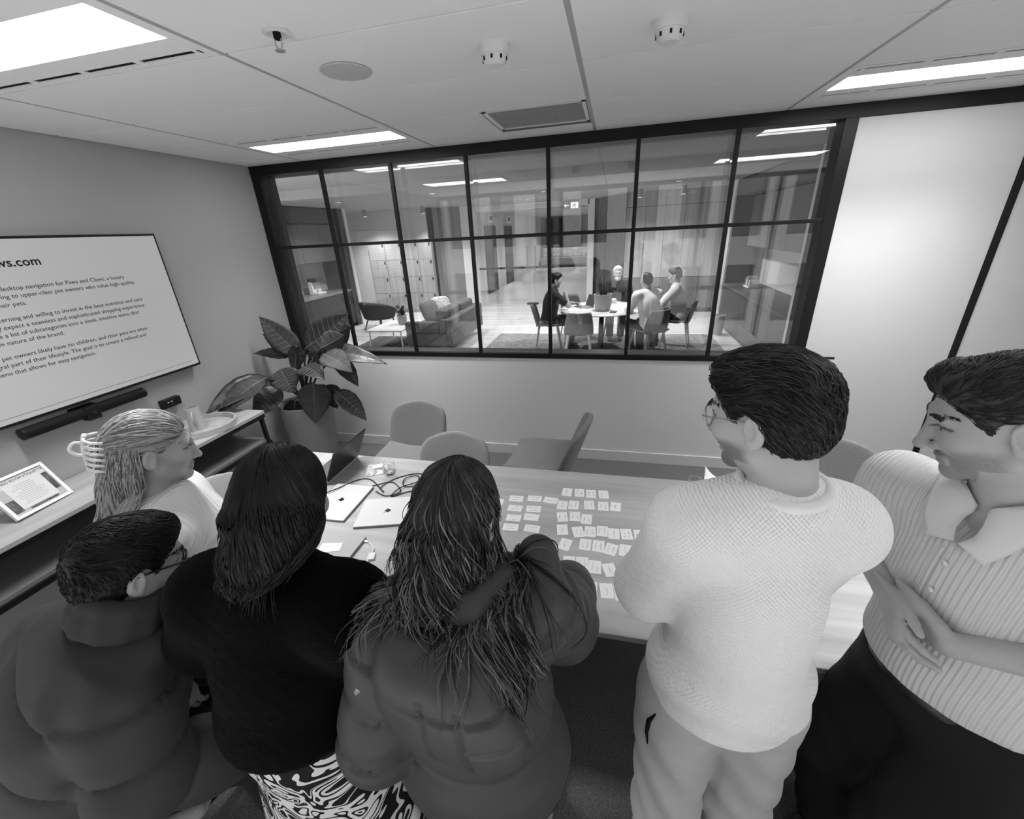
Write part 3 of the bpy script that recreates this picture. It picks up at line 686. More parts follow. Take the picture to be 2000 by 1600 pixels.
# ---- potted plant
t = thing('potted_plant', 'big leafy plant in a tall grey pot in the corner', 'plant', (-.33, -.46, 0))
m_pot = mat('pot concrete', .26, .7, .25, var=.08, vscale=5)
MB().lathe([(0, 0), (.17, 0), (.19, .1), (.235, .64), (.235, .665), (.215, .665), (.21, .62), (0, .62)], 40, cap0=False, cap1=False).build('pot', m_pot, t, True, auto=35)
MB().lathe([(.208, .62), (.12, .632), (0, .636)], 24, cap0=False).build('soil', mat('soil', .02, .9, .1, bump=.8, bscale=60), t, True)
m_leaf = mat('leaf', .028, .40, .5, var=.35, vscale=7); m_leaf2 = mat('leaf pale', .05, .52, .18, var=.3, vscale=7); m_vein = mat('leaf vein', .14, .4, .4); m_stem = mat('stem', .03, .4, .4)
def leaf(base, tip, width, side, droop, mm, fold=.18, seed=0):
    width = width * 1.3
    o = np.array(t.location); b_ = np.array(base) - o; e = np.array(tip) - o; d = e - b_; L = np.linalg.norm(d); d = d / L
    s = np.array(side, float); s = s / np.linalg.norm(s); au = np.cross(d, np.array([.60, -.66, .45])); au /= np.linalg.norm(au); s = s * .35 + au * (1 if au @ s > 0 else -1); s = s - d * (s @ d); s /= np.linalg.norm(s); n = np.cross(s, d); 
    if n[2] < 0 and abs(n[2]) > .2: n = -n
    r = np.random.default_rng(seed)
    def f(u, v):
        a = (u - .5) * 2; w_ = width * (math.sin(math.pi * min(1, v * 1.02) ** .72) ** .8) * (1 - .12 * v) + .002
        rip = .004 * math.sin(v * 30 + abs(a) * 3) * abs(a) * (w_ / width)
        p = b_ + d * (L * v) + n * (droop * L * (4 * v * (1 - v))) + s * (a * w_ * .5) + n * (fold * abs(a) * w_ * .5 + rip)
        return tuple(p)
    lf = MB().grid(f, 9, 22).build('leaf', mm, t, True, solid=.0015)
    vn = MB(); vn.tube([f(.5, v) for v in np.linspace(0, .97, 12)], [.005 - .0042 * v for v in np.linspace(0, 1, 12)], 5)
    for k in range(1, 9):
        v0 = k / 9.5
        for sg in (-1, 1):
            vn.tube([np.array(f(.5 + sg * q * .46, min(.99, v0 + q * .09))) + n * .001 for q in np.linspace(0, 1, 4)], [.0022, .0018, .0014, .0008], 4)
    vn.build('vein', m_vein, lf)
    c = np.array([0.06 * (r.random() - .5), .06 * (r.random() - .5), .63]); mid = (c + b_) / 2 + np.array([0, 0, .08])
    MB().tube(smooth_path([c, mid, b_], 5), .0085, 6).build('stem', m_stem, t, True)
LV = [((-.278, -.45, 1.126), (-.511, -.52, 1.467), .17, (1, -.3, .5), .04, m_leaf2), ((-.228, -.40, 1.16), (.273, -.40, 1.465), .22, (.4, -.6, -.6), -.05, m_leaf), ((-.2, -.3, 1.17), (.149, -.22, 1.322), .26, (-.3, -.3, 1), .04, m_leaf),
      ((.016, -.5, 1.19), (.261, -.5, 1.302), .17, (-.3, -.3, 1), .05, m_leaf2), ((-.317, -.4, 1.112), (-.6, -.447, 1.3), .13, (.3, -.5, .6), .04, m_leaf), ((-.406, -.42, 1.09), (-.64, -.56, 1.15), .09, (.3, -.7, .4), .08, m_leaf2),
      ((-.23, -.50, 1.211), (-.312, -.52, .958), .11, (1, -.2, .2), .05, m_leaf2), ((-.076, -.42, 1.10), (.568, -.42, 1.03), .16, (0, -1, .3), .12, m_leaf), ((.06, -.55, 1.15), (.338, -.6, 1.007), .17, (.3, -1, .1), .10, m_leaf2),
      ((-.43, -.70, .98), (-.60, -1.20, .84), .16, (1, -.3, .25), .10, m_leaf), ((-.40, -.76, .99), (-.57, -1.16, .78), .14, (1, -.4, .1), .12, m_leaf2), ((-.348, -.62, 1.03), (-.242, -.66, .827), .20, (1, -.2, .3), .03, m_leaf2),
      ((-.057, -.62, .91), (-.064, -.70, .567), .22, (1, 0, .1), .06, m_leaf2), ((-.3, -.6, .74), (-.42, -.66, .40), .15, (1, -.2, 0), .06, m_leaf), ((-.082, -.45, .83), (-.009, -.45, .60), .16, (1, -.3, 0), .06, m_leaf),
      ((.052, -.5, .80), (.307, -.5, .519), .15, (.6, -.8, .2), .06, m_leaf), ((.091, -.45, 1.086), (.261, -.45, .829), .13, (.5, -.8, 0), .06, m_leaf), ((-.44, -.6, .85), (-.54, -.85, .66), .18, (1, -.3, .2), .06, m_leaf),
      ((-.2, -.52, 1.02), (.1, -.66, .96), .17, (.2, -1, .4), .1, m_leaf), ((-.3, -.3, 1.0), (-.1, -.12, 1.12), .16, (1, .4, .2), .08, m_leaf)]
for k, (b, e, w_, sd, dr, mm) in enumerate(LV): leaf(b, e, w_, sd, dr, mm, seed=k)
# ---- laptops
def apple_logo(parent, x, y, s, rot, z):
    M_ = Matrix.Translation((x, y, z)) @ Matrix.Rotation(rot, 4, 'Z') @ Matrix.Diagonal((s, s, 1, 1))
    pts = []
    for k in range(40):
        a = 2 * math.pi * k / 40; r = .5 * (1 + .06 * math.cos(2 * a)); px, py = r * math.cos(a) * .92, r * math.sin(a)
        py -= .13 * math.exp(-(px / .16) ** 2) * (1 if py > 0 else -.8)          # dents top and bottom
        dx, dy = px - .56, py - .02; dd = math.hypot(dx, dy)
        if dd < .24: px, py = .56 + dx / dd * .24 * (1 if dx < 0 else 1), .02 + dy / dd * .24
        if px > .42 and dd < .3: px = .56 - math.sqrt(max(0, .24 ** 2 - (py - .02) ** 2))
        pts.append((px, py))
    m = MB(); m.prism(pts, 0, .0006, M_)
    m.prism([(.0, .5), (.02, .64), (.12, .74), (.22, .76), (.2, .64), (.1, .54)], 0, .0006, M_)
    m.build('logo', mat('logo dark', .015, .25, .5), parent)
def closed_laptop(label, cx, cy, rot, w_, d_, logo=True, z=TZ, th=.016, m=None, lx=0, ly=0):
    t = thing('laptop', label, 'laptop', (cx, cy, z), rot, 'closed laptops on the table')
    m = m or m_alu
    MB().box((-w_ / 2, -d_ / 2, 0.001), (w_ / 2, d_ / 2, th * .55)).build('base', m_alud, t, bevel=.003)
    ld = MB().box((-w_ / 2, -d_ / 2, th * .58), (w_ / 2, d_ / 2, th)).build('lid', m, t, bevel=.003)
    if logo: apple_logo(ld, lx, ly, .032, 2.6, th)
    return t
closed_laptop('silver laptop with dark logo lying half under the black cable', 1.052, -1.925, .03, .225, .305, lx=0, ly=.01)
closed_laptop('silver laptop with dark logo beside the long-haired woman, square to the table edge', 1.355, -1.965, .27, .29, .225, lx=0, ly=0, th=.018)
closed_laptop('darker grey laptop under white cards next to the pen', 1.215, -2.262, math.pi / 2, .20, .27, False, m=mat('grey lid', .40, .4, .5))
for k, (x, y, r) in enumerate(((1.222, -2.258, .2), (1.232, -2.262, .3))):
    tag(MB().box((-.045, -.026, 0), (.045, .026, .0008)).build('index_card', m_paper, loc=(x, y, TZ + .0165 + k * .001)), 'white card on the darker grey laptop, %s of two' % ('lower', 'upper')[k], 'card', 'cards stacked on the grey laptop'); bpy.context.scene.objects[-1].rotation_euler = (0, 0, r)
t = thing('laptop', 'open black laptop seen from behind its lid at the far table corner', 'laptop', (.866, -1.625, TZ), 0)
MB().box((-.235, -.165, .001), (0, .165, .016)).build('base', mat('laptop silver', .5, .4, .5), t, bevel=.003)
kb = MB().box((-.15, -.14, .0162), (-.03, .14, .0172)).build('keyboard', mat('key tray', .25, .5), t)
ks = MB()
for i in range(5):
    for j in range(13): ks.box((-.146 + i * .023, -.136 + j * .021, .0173), (-.146 + i * .023 + .019, -.136 + j * .021 + .017, .019))
ks.build('keys', mat('keys grey', .12, .5), kb)
MB().box((-.225, -.05, .0162), (-.16, .05, .0168)).build('touchpad', mat('touchpad', .4, .3), t)
Ml = Matrix.Translation((0, 0, .014)) @ Matrix.Rotation(.45, 4, 'Y')
ld = MB().box((-.004, -.165, 0), (.004, .165, .225), Ml).build('lid', mat('black lid', .012, .3, .4), t, bevel=.003)
MB().box((-.0046, -.157, .008), (-.0041, .157, .217), Ml).build('display', mat('dark display', .03, .1, .5), ld)
# ---- index cards laid out in rows
CARDS = {
'wide': [(1.979, -1.738, 0.05, 0), (2.075, -1.724, 0.04, 0), (2.16, -1.725, -0.08, 0), (1.991, -1.821, 0.01, 0), (2.085, -1.811, 0.08, 0), (2.001, -1.898, 0.04, 0), (2.086, -1.877, -0.02, 0), (2.002, -1.969, 0.07, 0), (2.104, -1.96, -0.03, 0), (1.882, -1.782, 0.06, 0)],
'r1': [(2.236, -1.638, -0.03), (2.302, -1.637, 0.09), (2.362, -1.634, 0.07), (2.427, -1.633, 0.12)],
'r2': [(2.224, -1.756, -0.01), (2.281, -1.748, 0.0), (2.358, -1.734, 0.1), (2.428, -1.734, 0.06), (2.489, -1.727, -0.07)],
'r3': [(2.235, -1.85, 0.22), (2.296, -1.839, 0.08), (2.352, -1.849, -0.01)],
'r4': [(2.246, -1.944, 0.18), (2.32, -1.949, 0.29), (2.374, -1.937, 0.03), (2.429, -1.926, 0.02), (2.481, -1.934, 0.04), (2.537, -1.929, 0.14), (2.596, -1.925, 0.06), (2.639, -1.929, 0.01)],
'r5': [(2.269, -2.041, -0.2), (2.358, -2.028, -0.02), (2.415, -2.028, -0.02), (2.469, -2.04, -0.25), (2.53, -2.035, -0.08)],
'r6': [(2.298, -2.148, 0.07), (2.353, -2.145, 0.09), (2.405, -2.155, 0.02), (2.466, -2.162, 0.31), (2.538, -2.159, 0.08)],
'r7': [(2.34, -2.274, 0.09), (2.394, -2.274, 0.04), (2.456, -2.272, 0.13), (2.51, -2.275, 0.12)]}
ORD = ['first', 'second', 'third', 'fourth', 'fifth', 'sixth', 'seventh', 'eighth']
RN = {'r1': 'top row of upright cards', 'r2': 'second row of upright cards', 'r3': 'short third row of upright cards', 'r4': 'long fourth row of upright cards', 'r5': 'fifth row of upright cards', 'r6': 'sixth row of upright cards', 'r7': 'row of upright cards nearest the table edge'}
WN = ['left wide card of the top pair, written across', 'right wide card of the top pair, written across', 'tilted wide card touching the second row of upright cards', 'left wide card of the second pair', 'right wide card of the second pair', 'left wide card of the third pair', 'right wide card of the third pair',
      'wide card by the padded hood, left of the lowest pair', 'wide card partly behind the padded hood, right of the lowest pair', 'wide card peeping out beside the long dark hair']
def scribble(w_, h_, rows_, seed):
    r = random.Random(seed); m = MB()
    for k in range(rows_):
        y = (h_ * .22 if rows_ == 2 else 0) * (1 - 2 * k) + r.uniform(-.002, .002); x = -w_ * r.uniform(.18, .36); e = w_ * r.uniform(.15, .36); P = []
        while x < e:
            P.append((x, y + r.uniform(-.0042, .0042), .0009)); x += r.uniform(.0022, .0042)
            if r.random() < .12 and len(P) > 2: m.tube(P, .0006, 3, False, 1); P = []; x += .003
        if len(P) > 1: m.tube(P, .0006, 3, False)
    return m
card_me = MB().box((-.0365, -.0255, 0), (.0365, .0255, .0008)).mesh('card'); card_me.materials.append(m_paper)
n_ = 0
for key, L in CARDS.items():
    for k, c in enumerate(L):
        rot = c[2] + (0 if key == 'wide' else math.pi / 2)
        lab = 'white ' + WN[k] if key == 'wide' else None
        if key == 'wide': pass
        else: lab = 'white card, %s from the left in the %s' % (ORD[k], RN[key])
        o = bpy.data.objects.new('index_card', card_me); COL.objects.link(o); o.location = (c[0], c[1], TZ + .0002 + .0009 * (k % 2)); o.rotation_euler = (0, 0, rot)
        tag(o, lab, 'card', 'handwritten cards laid out on the table')
        s = scribble(.073, .051, 1 if n_ % 4 == 2 else 2, 100 + n_).build('handwriting', m_ink, o); n_ += 1
# ---- cable, adapter, pen
cab = smooth_path([(.80, -1.93, .004), (.908, -1.904, .022), (.973, -1.835, .024), (1.022, -1.706, .004), (1.099, -1.695, .004), (1.20, -1.77, .004), (1.24, -1.80, .006), (1.20, -1.76, .008), (1.24, -1.66, .004), (1.34, -1.59, .004), (1.43, -1.62, .004),
                   (1.42, -1.70, .006), (1.33, -1.73, .008), (1.30, -1.66, .010), (1.36, -1.62, .009), (1.385, -1.68, .009), (1.32, -1.75, .012), (1.30, -1.83, .004), (1.37, -1.78, .006), (1.46, -1.73, .004), (1.52, -1.68, .004), (1.60, -1.70, .004)], 8)
t = thing('power_cable', 'long black cable looping between the laptops on the table', 'cable', (0, 0, TZ))
MB().tube(cab, .0032, 6).build('cord', m_black, t, True)
MB().tube([(1.60, -1.70, .006), (1.64, -1.71, .006)], .006, 8).build('plug', m_black, t, True)
c2 = smooth_path([(1.10, -1.80, .004), (1.16, -1.74, .005), (1.24, -1.70, .004), (1.33, -1.78, .005), (1.27, -1.83, .004), (1.19, -1.80, .004)], 8)
t = thing('charging_cable', 'second black cable coiled above the square-set laptop', 'cable', (0, 0, TZ)); MB().tube(c2, .003, 6).build('cord', m_black, t, True); MB().tube([(1.08, -1.82, .005), (1.105, -1.797, .005)], .005, 8).build('plug', m_black, t)
t = thing('cable_adapter', 'small white adapter on a short cable by the pen', 'adapter', (1.436, -2.262, TZ))
MB().box((-.015, -.03, .0), (.015, .012, .012), Matrix.Rotation(.35, 4, 'Z')).build('box', m_white, t, bevel=.002)
MB().tube(smooth_path([(-.006, .012, .006), (-.015, .04, .006), (-.045, .065, .006), (-.072, .078, .006)], 5), .0028, 6).build('cord', m_white, t, True)
MB().box((-.085, .073, .001), (-.065, .085, .009)).build('connector', m_white, t, bevel=.002)
t = thing('pen', 'black and white pen lying on the table near the adapter', 'pen', (1.455, -2.335, TZ + .006), -1.09)
MB().tube([(-.065, 0, 0), (-.062, 0, 0), (.0, 0, 0)], [.003, .0038, .0045], 10).build('barrel', m_white, t, True)
MB().tube([(0, 0, 0), (.05, 0, 0), (.062, 0, 0), (.07, 0, 0)], [.006, .006, .004, .0012], 10).build('grip', m_black, t, True)
# ---- glasses and packets
m_tumb = pane_mat('tumbler glass', 1.28, .97)
def tumbler(x, y, label):
    t = thing('drinking_glass', label, 'glass', (x, y, TZ), 0, 'stemless drinking glasses')
    MB().lathe([(0, .0005), (.022, .0005), (.034, .012), (.041, .035), (.039, .06), (.031, .095), (.0298, .095), (.0375, .06), (.0395, .036), (.032, .016), (.018, .008), (0, .007)], 28, cap0=False, cap1=False).build('bowl', m_tumb, t, True)
    MB().lathe([(0, .0085), (.018, .0095), (.031, .017), (.036, .028), (0, .028)], 24, cap0=False, cap1=False).build('water', m_tumb, t, True)
tumbler(1.19, -1.63, 'stemless glass of water beside clear wrapping at the laptops'); tumbler(2.88, -1.555, 'stemless glass in front of the man in white sweater')
m_wrap = mat('clear wrap', .75, .2, .6)
def crumple(name, label, cat, c, sx, sy, h, m, seed, n=9):
    r = np.random.default_rng(seed); t = thing(name, label, cat, c)
    hts = r.random((n, n)) * h; hts[0, :] = hts[-1, :] = hts[:, 0] = hts[:, -1] = .0015
    jit = (r.random((n, n, 2)) - .5) * .35 / n
    MB().grid(lambda u, v: ((u - .5 + jit[int(round(u * (n - 1))), int(round(v * (n - 1))), 0]) * sx, (v - .5 + jit[int(round(u * (n - 1))), int(round(v * (n - 1))), 1]) * sy, .001 + hts[int(round(u * (n - 1))), int(round(v * (n - 1)))]), n, n).build('wrapper', m, t, solid=.0006)
    return t
t = crumple('snack_wrapper', 'crumpled clear wrapper with a white label near the open laptop', 'wrapper', (1.085, -1.585, TZ), .15, .11, .035, m_wrap, 5); t.rotation_euler = (0, 0, .5)
MB().box((-.03, -.016, .033), (.03, .016, .0345), Matrix.Rotation(.2, 4, 'X')).build('label', m_paper, t)
# snack bowl of folded paper with wrapped sweets
t = thing('snack_tray', 'white folded paper tray filled with small snacks', 'tray', (3.02, -1.53, TZ), -.35)
MB().grid(lambda u, v: ((u - .5) * .16 * (1 + .25 * v), (v - .5) * .12, .004 + .055 * (abs(u - .5) * 2) ** 2.5 + .05 * max(0, v - .55) * 2), 11, 9).build('paper', m_paper, t, True, solid=.0012)
r_ = random.Random(9); ms = [mat('snack %d' % k, g, .35, .5) for k, g in enumerate((.55, .25, .08, .7))]
for k in range(16):
    a, b_ = r_.uniform(-.05, .05), r_.uniform(-.03, .045)
    MB().lathe([(0, -.011), (.006, -.009), (.008, 0), (.006, .009), (0, .011)], 7, (a, b_, .018 + .012 * r_.random() + .02 * max(0, b_) / .05), cap0=False, cap1=False, M=Euler((r_.uniform(0, 3), r_.uniform(0, 3), 0)).to_matrix().to_4x4()).build('snack', ms[k % 4], t, True)
t = crumple('snack_wrapper', 'small crumpled snack wrapper beside the paper tray', 'wrapper', (2.955, -1.60, TZ), .07, .05, .018, mat('foil wrap', .45, .3, .6), 8, 6)
for k in range(3): MB().lathe([(0, -.008), (.006, -.006), (.006, .006), (0, .008)], 6, (-.01 + k * .012, .004 * k, .02), cap0=False, cap1=False).build('snack', ms[2], t, True)
tag(MB().box((-.105, -.149, 0), (.105, .149, .0008)).build('paper_sheet', m_paper, loc=(3.56, -1.60, TZ + .0005)), 'white sheet of paper on the table behind the white sweater', 'paper').rotation_euler = (0, 0, .25)

# ================================================================== LOUNGE FURNITURE
m_sofa = mat('sofa wool', .11, .95, .1, bump=.2, bscale=300); m_sofa2 = mat('sofa wool pale', .16, .95, .1, bump=.2, bscale=300)
t = thing('sofa', 'grey two-seat sofa seen from behind its back', 'sofa', (-.80, 4.35, 0))
MB().box((-.45, -.95, .16), (.45, .95, .40)).build('base', m_sofa, t, bevel=.02)
MB().box((.22, -.95, .40), (.45, .95, .64)).build('back', m_sofa, t, bevel=.02)
for s in (-1, 1): MB().box((-.45, s * .95 - (.14 if s > 0 else 0), .40), (.22, s * .95 + (.14 if s < 0 else 0), .60)).build('arm', m_sofa, t, bevel=.02)
for s in (-1, 1):
    MB().box((-.44, s * .405 - .39, .40), (.20, s * .405 + .39, .50)).build('seat_cushion', m_sofa2, t, bevel=.03)
    MB().box((.02, s * .405 - .39, .47), (.24, s * .405 + .39, .80), Matrix.Rotation(.1, 4, 'Y')).build('back_cushion', m_sofa, t, bevel=.05)
for x in (-.4, .4):
    for y in (-.88, .88): MB().box((x - .012, y - .012, 0), (x + .012, y + .012, .16)).build('leg', m_black, t)
def cushion(label, x, y, z, rz, g):
    t = tag(MB().grid(lambda u, v: (.22 * math.copysign(abs(math.cos(2 * math.pi * u)) ** .5, math.cos(2 * math.pi * u)) * math.sin(math.pi * v) ** .5, .07 * math.cos(math.pi * v) * (1.0), .22 * math.copysign(abs(math.sin(2 * math.pi * u)) ** .5, math.sin(2 * math.pi * u)) * math.sin(math.pi * v) ** .5), 28, 12, True).build('cushion', g, None, True, loc=(x, y, z)), label, 'cushion', 'sofa cushions')
    t.rotation_euler = (-.45, 0, rz)
cushion('dark scatter cushion at the near end of the sofa', -.98, 4.0, .70, 1.2, mat('cushion dark', .14, .9)); cushion('pale patterned scatter cushion leaning on the sofa', -.86, 4.30, .72, 1.0, mat('cushion pale', .45, .9, var=.5, vscale=18))
# armchair
t = thing('armchair', 'rounded tub armchair with timber legs in front of the lockers', 'armchair', (-3.0, 5.55, 0), -.35 + math.pi)
m_tub = mat('tub fabric', .06, .95, .1); m_tubi = mat('tub lining', .12, .95, .1)
def tubf(u, v):
    a = math.pi * (-.62 + 1.24 * u) + math.pi / 2; hh = .36 + (.40 - .20 * abs(u - .5) ** 2 * 4) * v; rr = .34 + .08 * v
    return (rr * math.cos(a) * 1.05, rr * math.sin(a) , hh - .06)
MB().grid(tubf, 25, 8).build('shell', m_tub, t, True, solid=.05)
MB().lathe([(0, .26), (.33, .27), (.36, .33), (.35, .38), (.3, .41), (0, .42)], 28, cap0=False, cap1=False).build('seat_cushion', m_tubi, t, True)
for x in (-.26, .26):
    for y in (-.22, .24): MB().tube([(x * .8, y * .8, .28), (x * 1.15, y * 1.15, 0)], [.018, .012], 8).build('leg', m_dwood, t)
# coffee table, rug, small plant
t = thing('coffee_table', 'low white coffee table with slim legs by the sofa', 'coffee table', (-1.85, 4.15, 0))
MB().box((-.38, -.5, .37), (.38, .5, .395)).build('top', mat('coffee top', .62, .4, .3, var=.1), t, bevel=.004)
for x in (-.33, .33):
    for y in (-.45, .45): MB().tube([(x, y, .37), (x * 1.06, y * 1.04, 0)], .014, 8).build('leg', m_lwhite, t)
t = thing('table_plant', 'small plant in a pale round pot on the coffee table', 'plant', (-1.72, 4.22, .395))
MB().lathe([(0, 0), (.07, 0), (.09, .05), (.095, .2), (.085, .2), (.08, .05), (0, .03)], 20, cap0=False, cap1=False).build('pot', mat('pale pot', .3, .7), t, True, auto=40)
r_ = random.Random(4)
for k in range(26):
    a = r_.uniform(0, 6.28); rr = r_.uniform(.02, .1); h_ = r_.uniform(.26, .42); w_ = .035
    d = Vector((math.cos(a), math.sin(a), 0)); s = Vector((-math.sin(a), math.cos(a), 0)); b_ = d * rr * .4 + Vector((0, 0, h_ - .1)); e = d * (rr + .05) + Vector((0, 0, h_))
    MB().add([b_, (b_ + e) / 2 + s * w_, e, (b_ + e) / 2 - s * w_, (b_ + e) / 2 + Vector((0, 0, .01))], [(0, 1, 4), (1, 2, 4), (2, 3, 4), (3, 0, 4)]).build('leaf', m_leaf, t)
tag(MB().box((-.9, -1.2, 0), (.9, 1.2, .012)).build('rug', mat('rug dark', .10, .95, .05, var=.3, vscale=30), loc=(-1.75, 3.6, 0)), 'dark rug under the coffee table', 'rug')
tag(MB().box((-2.1, -1.0, 0), (2.1, 1.6, .010)).build('rug', mat('rug grey', .20, .95, .05, var=.4, vscale=12), loc=(2.2, 3.5, 0)), 'mottled grey rug under the round table', 'rug')
# round table with plant, papers
t = thing('round_table', 'round pale table where four people sit in the lounge', 'table', (2.25, 4.0, 0))
MB().lathe([(0, .70), (.70, .70), (.72, .715), (.70, .73), (0, .73)], 48, cap0=False, cap1=False).build('tabletop', mat('round top', .5, .4, .3, var=.06), t, True, auto=35)
MB().lathe([(.05, .02), (.04, .7)], 20).build('column', m_black, t, True); MB().lathe([(0, 0), (.33, 0), (.33, .015), (.05, .03)], 32).build('base', m_black, t, True, auto=35)
t = thing('desk_plant', 'spiky plant in a pale pot on the round table', 'plant', (2.27, 3.72, .73))
MB().lathe([(0, 0), (.11, 0), (.14, .1), (.15, .27), (.135, .27), (.125, .1), (0, .08)], 24, cap0=False, cap1=False).build('pot', mat('pale pot2', .38, .7), t, True, auto=40)
MB().lathe([(.135, .22), (0, .23)], 20, cap0=False).build('soil', MATS['soil'], t)
for k in range(13):
    a = k * 2.4; L_ = .22 + .2 * ((k * 7) % 5) / 5; lean = .05 + .11 * ((k * 3) % 4) / 4; d = np.array([math.cos(a), math.sin(a), 0]); p0 = d * .04 + np.array([0, 0, .2])
    MB().tube(smooth_path([p0, p0 + d * lean * .4 + np.array([0, 0, L_ * .6]), p0 + d * lean + np.array([0, 0, L_])], 4), [.022, .024, .024, .022, .02, .017, .013, .008, .002], 6, True, .35).build('leaf', m_leaf, t, True)
for k, (x, y, r, lb) in enumerate(((1.85, 3.75, .3, 'papers in front of the seated man with dark hair'), (2.45, 3.55, -.2, 'dark phone near the potted plant'), (2.0, 4.25, .8, 'folded sheet near the middle of the round table'))):
    if k == 1: o = tag(MB().box((-.05, -.08, 0), (.05, .08, .01)).build('phone', m_black, loc=(x, y, .731)), 'dark phone lying on the round table', 'phone')
    else: o = tag(MB().box((-.15, -.11, 0), (.15, .11, .004)).build('paper_sheet', m_paper, loc=(x, y, .731)), lb + ', round table', 'paper')
    o.rotation_euler = (0, 0, r)
def lounge_chair(label, x, y, yaw, m):
    t = thing('lounge_chair', label, 'chair', (x, y, 0), yaw, 'shell chairs around the round table')
    MB().grid(lambda u, v: ((u - .5) * .46, -.2 + v * .42, .45 + .03 * abs(2 * u - 1) ** 3), 9, 7).build('seat', m, t, True, solid=.025)
    MB().grid(lambda u, v: ((u - .5) * (.46 - .1 * v * v), -.2 - .1 * v + .07 * (2 * u - 1) ** 2, .45 + .36 * v), 9, 8).build('backrest', m, t, True, solid=.025)
    for x_ in (-.16, .16):
        for y_ in (-.15, .17): MB().tube([(x_, y_, .44), (x_ * 1.4, y_ * 1.45, 0)], [.019, .012], 8).build('leg', m_lwhite if m is m_cl else m_dwood2, t)
m_cl = mat('shell grey', .24, .5, .3); m_cd = mat('shell dark', .09, .5, .3); m_dwood2 = mat('leg timber', .3, .5, .3, var=.2, vscale=9)
lounge_chair('grey shell chair turned away from the glass, its back to the camera', 1.90, 3.32, .12, m_cl)
lounge_chair('dark shell chair under the man in the dark shirt', 1.30, 3.95, -1.45, m_cd)
lounge_chair('dark shell chair under the man in the white shirt', 3.02, 3.45, .62, m_cd)
lounge_chair('dark shell chair at the right of the round table', 3.55, 4.25, 1.35, m_cd)
lounge_chair('dark shell chair beyond the round table under the white-haired man', 2.50, 4.98, math.pi, m_cd)
lounge_chair('empty dark shell chair at the far left of the round table', 1.72, 4.86, math.pi + .6, m_cd)
t = thing('laptop', 'open laptop on the round table before the dark-haired man', 'laptop', (1.93, 4.05, .73), .5)
MB().box((-.11, -.15, 0), (.11, .15, .012)).build('base', m_alud, t); MB().box((-.004, -.15, 0), (.004, .15, .2), Matrix.Translation((.11, 0, .01)) @ Matrix.Rotation(.35, 4, 'Y')).build('lid', mat('lap dark', .05, .4), t)
# ================================================================== PEOPLE
def V3(a): return np.asarray(a, np.float32)
def lerp(a, b, t): return V3(a) * (1 - t) + V3(b) * t
def field(prims):
    def f(p):
        d = None
        for fn, k in prims:
            x = fn(p); d = x if d is None else smin(d, x, k)
        return d
    return f
def cut(fn, planes, k=.006):
    def f(p):
        d = fn(p)
        for pt, n in planes:
            n = V3(n); n = n / np.linalg.norm(n); d = smax(d, (p - V3(pt)) @ n, k)
        return d
    return f
def C_(a, b, ra, rb, k=.02): return (lambda p: d_cone(p, a, b, ra, rb), k)
def E_(c, r, Rm=None, k=.03): return (lambda p: d_ell(p, c, r, Rm), k)

def head_field(q, sc=1.0, jaw=1.0, nose=1.0):
    """q: points in the head frame (x right, y forward, z up), metres"""
    p = q / sc; p = p.copy(); ax = np.abs(p[:, 0]); s = np.stack([ax, p[:, 1], p[:, 2]], 1)
    d = d_ell(p, (0, -.014, .035), (.076, .096, .086))
    d = smin(d, d_ell(p, (0, .030, -.015), (.064, .064, .080)), .03)
    d = smin(d, d_cone(s, (.052 * jaw, .005, -.060), (.0, .066, -.094), .021, .021), .03)           # jaw
    d = smin(d, d_ell(p, (0, .077, -.098), (.019 * jaw, .015, .015)), .02)                         # chin
    d = smin(d, d_ell(s, (.043, .062, -.022), (.022, .022, .022)), .025)                           # cheekbones
    d = smin(d, d_ell(s, (.026, .083, .030), (.028, .010, .008)), .016)                            # brow ridge
    d = smax(d, -d_ell(s, (.033, .102, .010), (.019, .018, .011)), .014)                           # eye socket
    d = smin(d, d_ell(s, (.032, .071, .008), (.0155, .0145, .0135)), .004)                         # eyeball with lids
    d = smin(d, d_cone(p, (0, .088, .018), (0, .088 + .021 * nose, -.030), .008, .0105), .014)     # nose bridge
    d = smin(d, d_ell(p, (0, .089 + .020 * nose, -.034), (.0115, .0115, .0100)), .008)             # nose tip
    d = smin(d, d_ell(s, (.0125, .094, -.037), (.0085, .0105, .0080)), .007)                       # wings
    d = smax(d, -d_ell(s, (.006, .104, -.0445), (.0035, .005, .003)), .003)
    d = smin(d, d_ell(p, (0, .086, -.060), (.024, .0125, .0065)), .008)                            # lips
    d = smin(d, d_ell(p, (0, .084, -.0725), (.020, .0125, .0075)), .008)
    d = smax(d, -d_ell(p, (0, .1005, -.0655), (.025, .0075, .0016)), .004)                         # mouth line
    e = d_ell(s, (.080, -.012, -.008), (.0085, .019, .032))                                        # ears
    e = smax(e, -d_ell(s, (.0905, -.008, -.004), (.0105, .0105, .021)), .003)
    e = smin(e, d_ell(s, (.078, -.002, -.033), (.0065, .008, .009)), .008)
    d = smin(d, e, .006)
    return d * sc
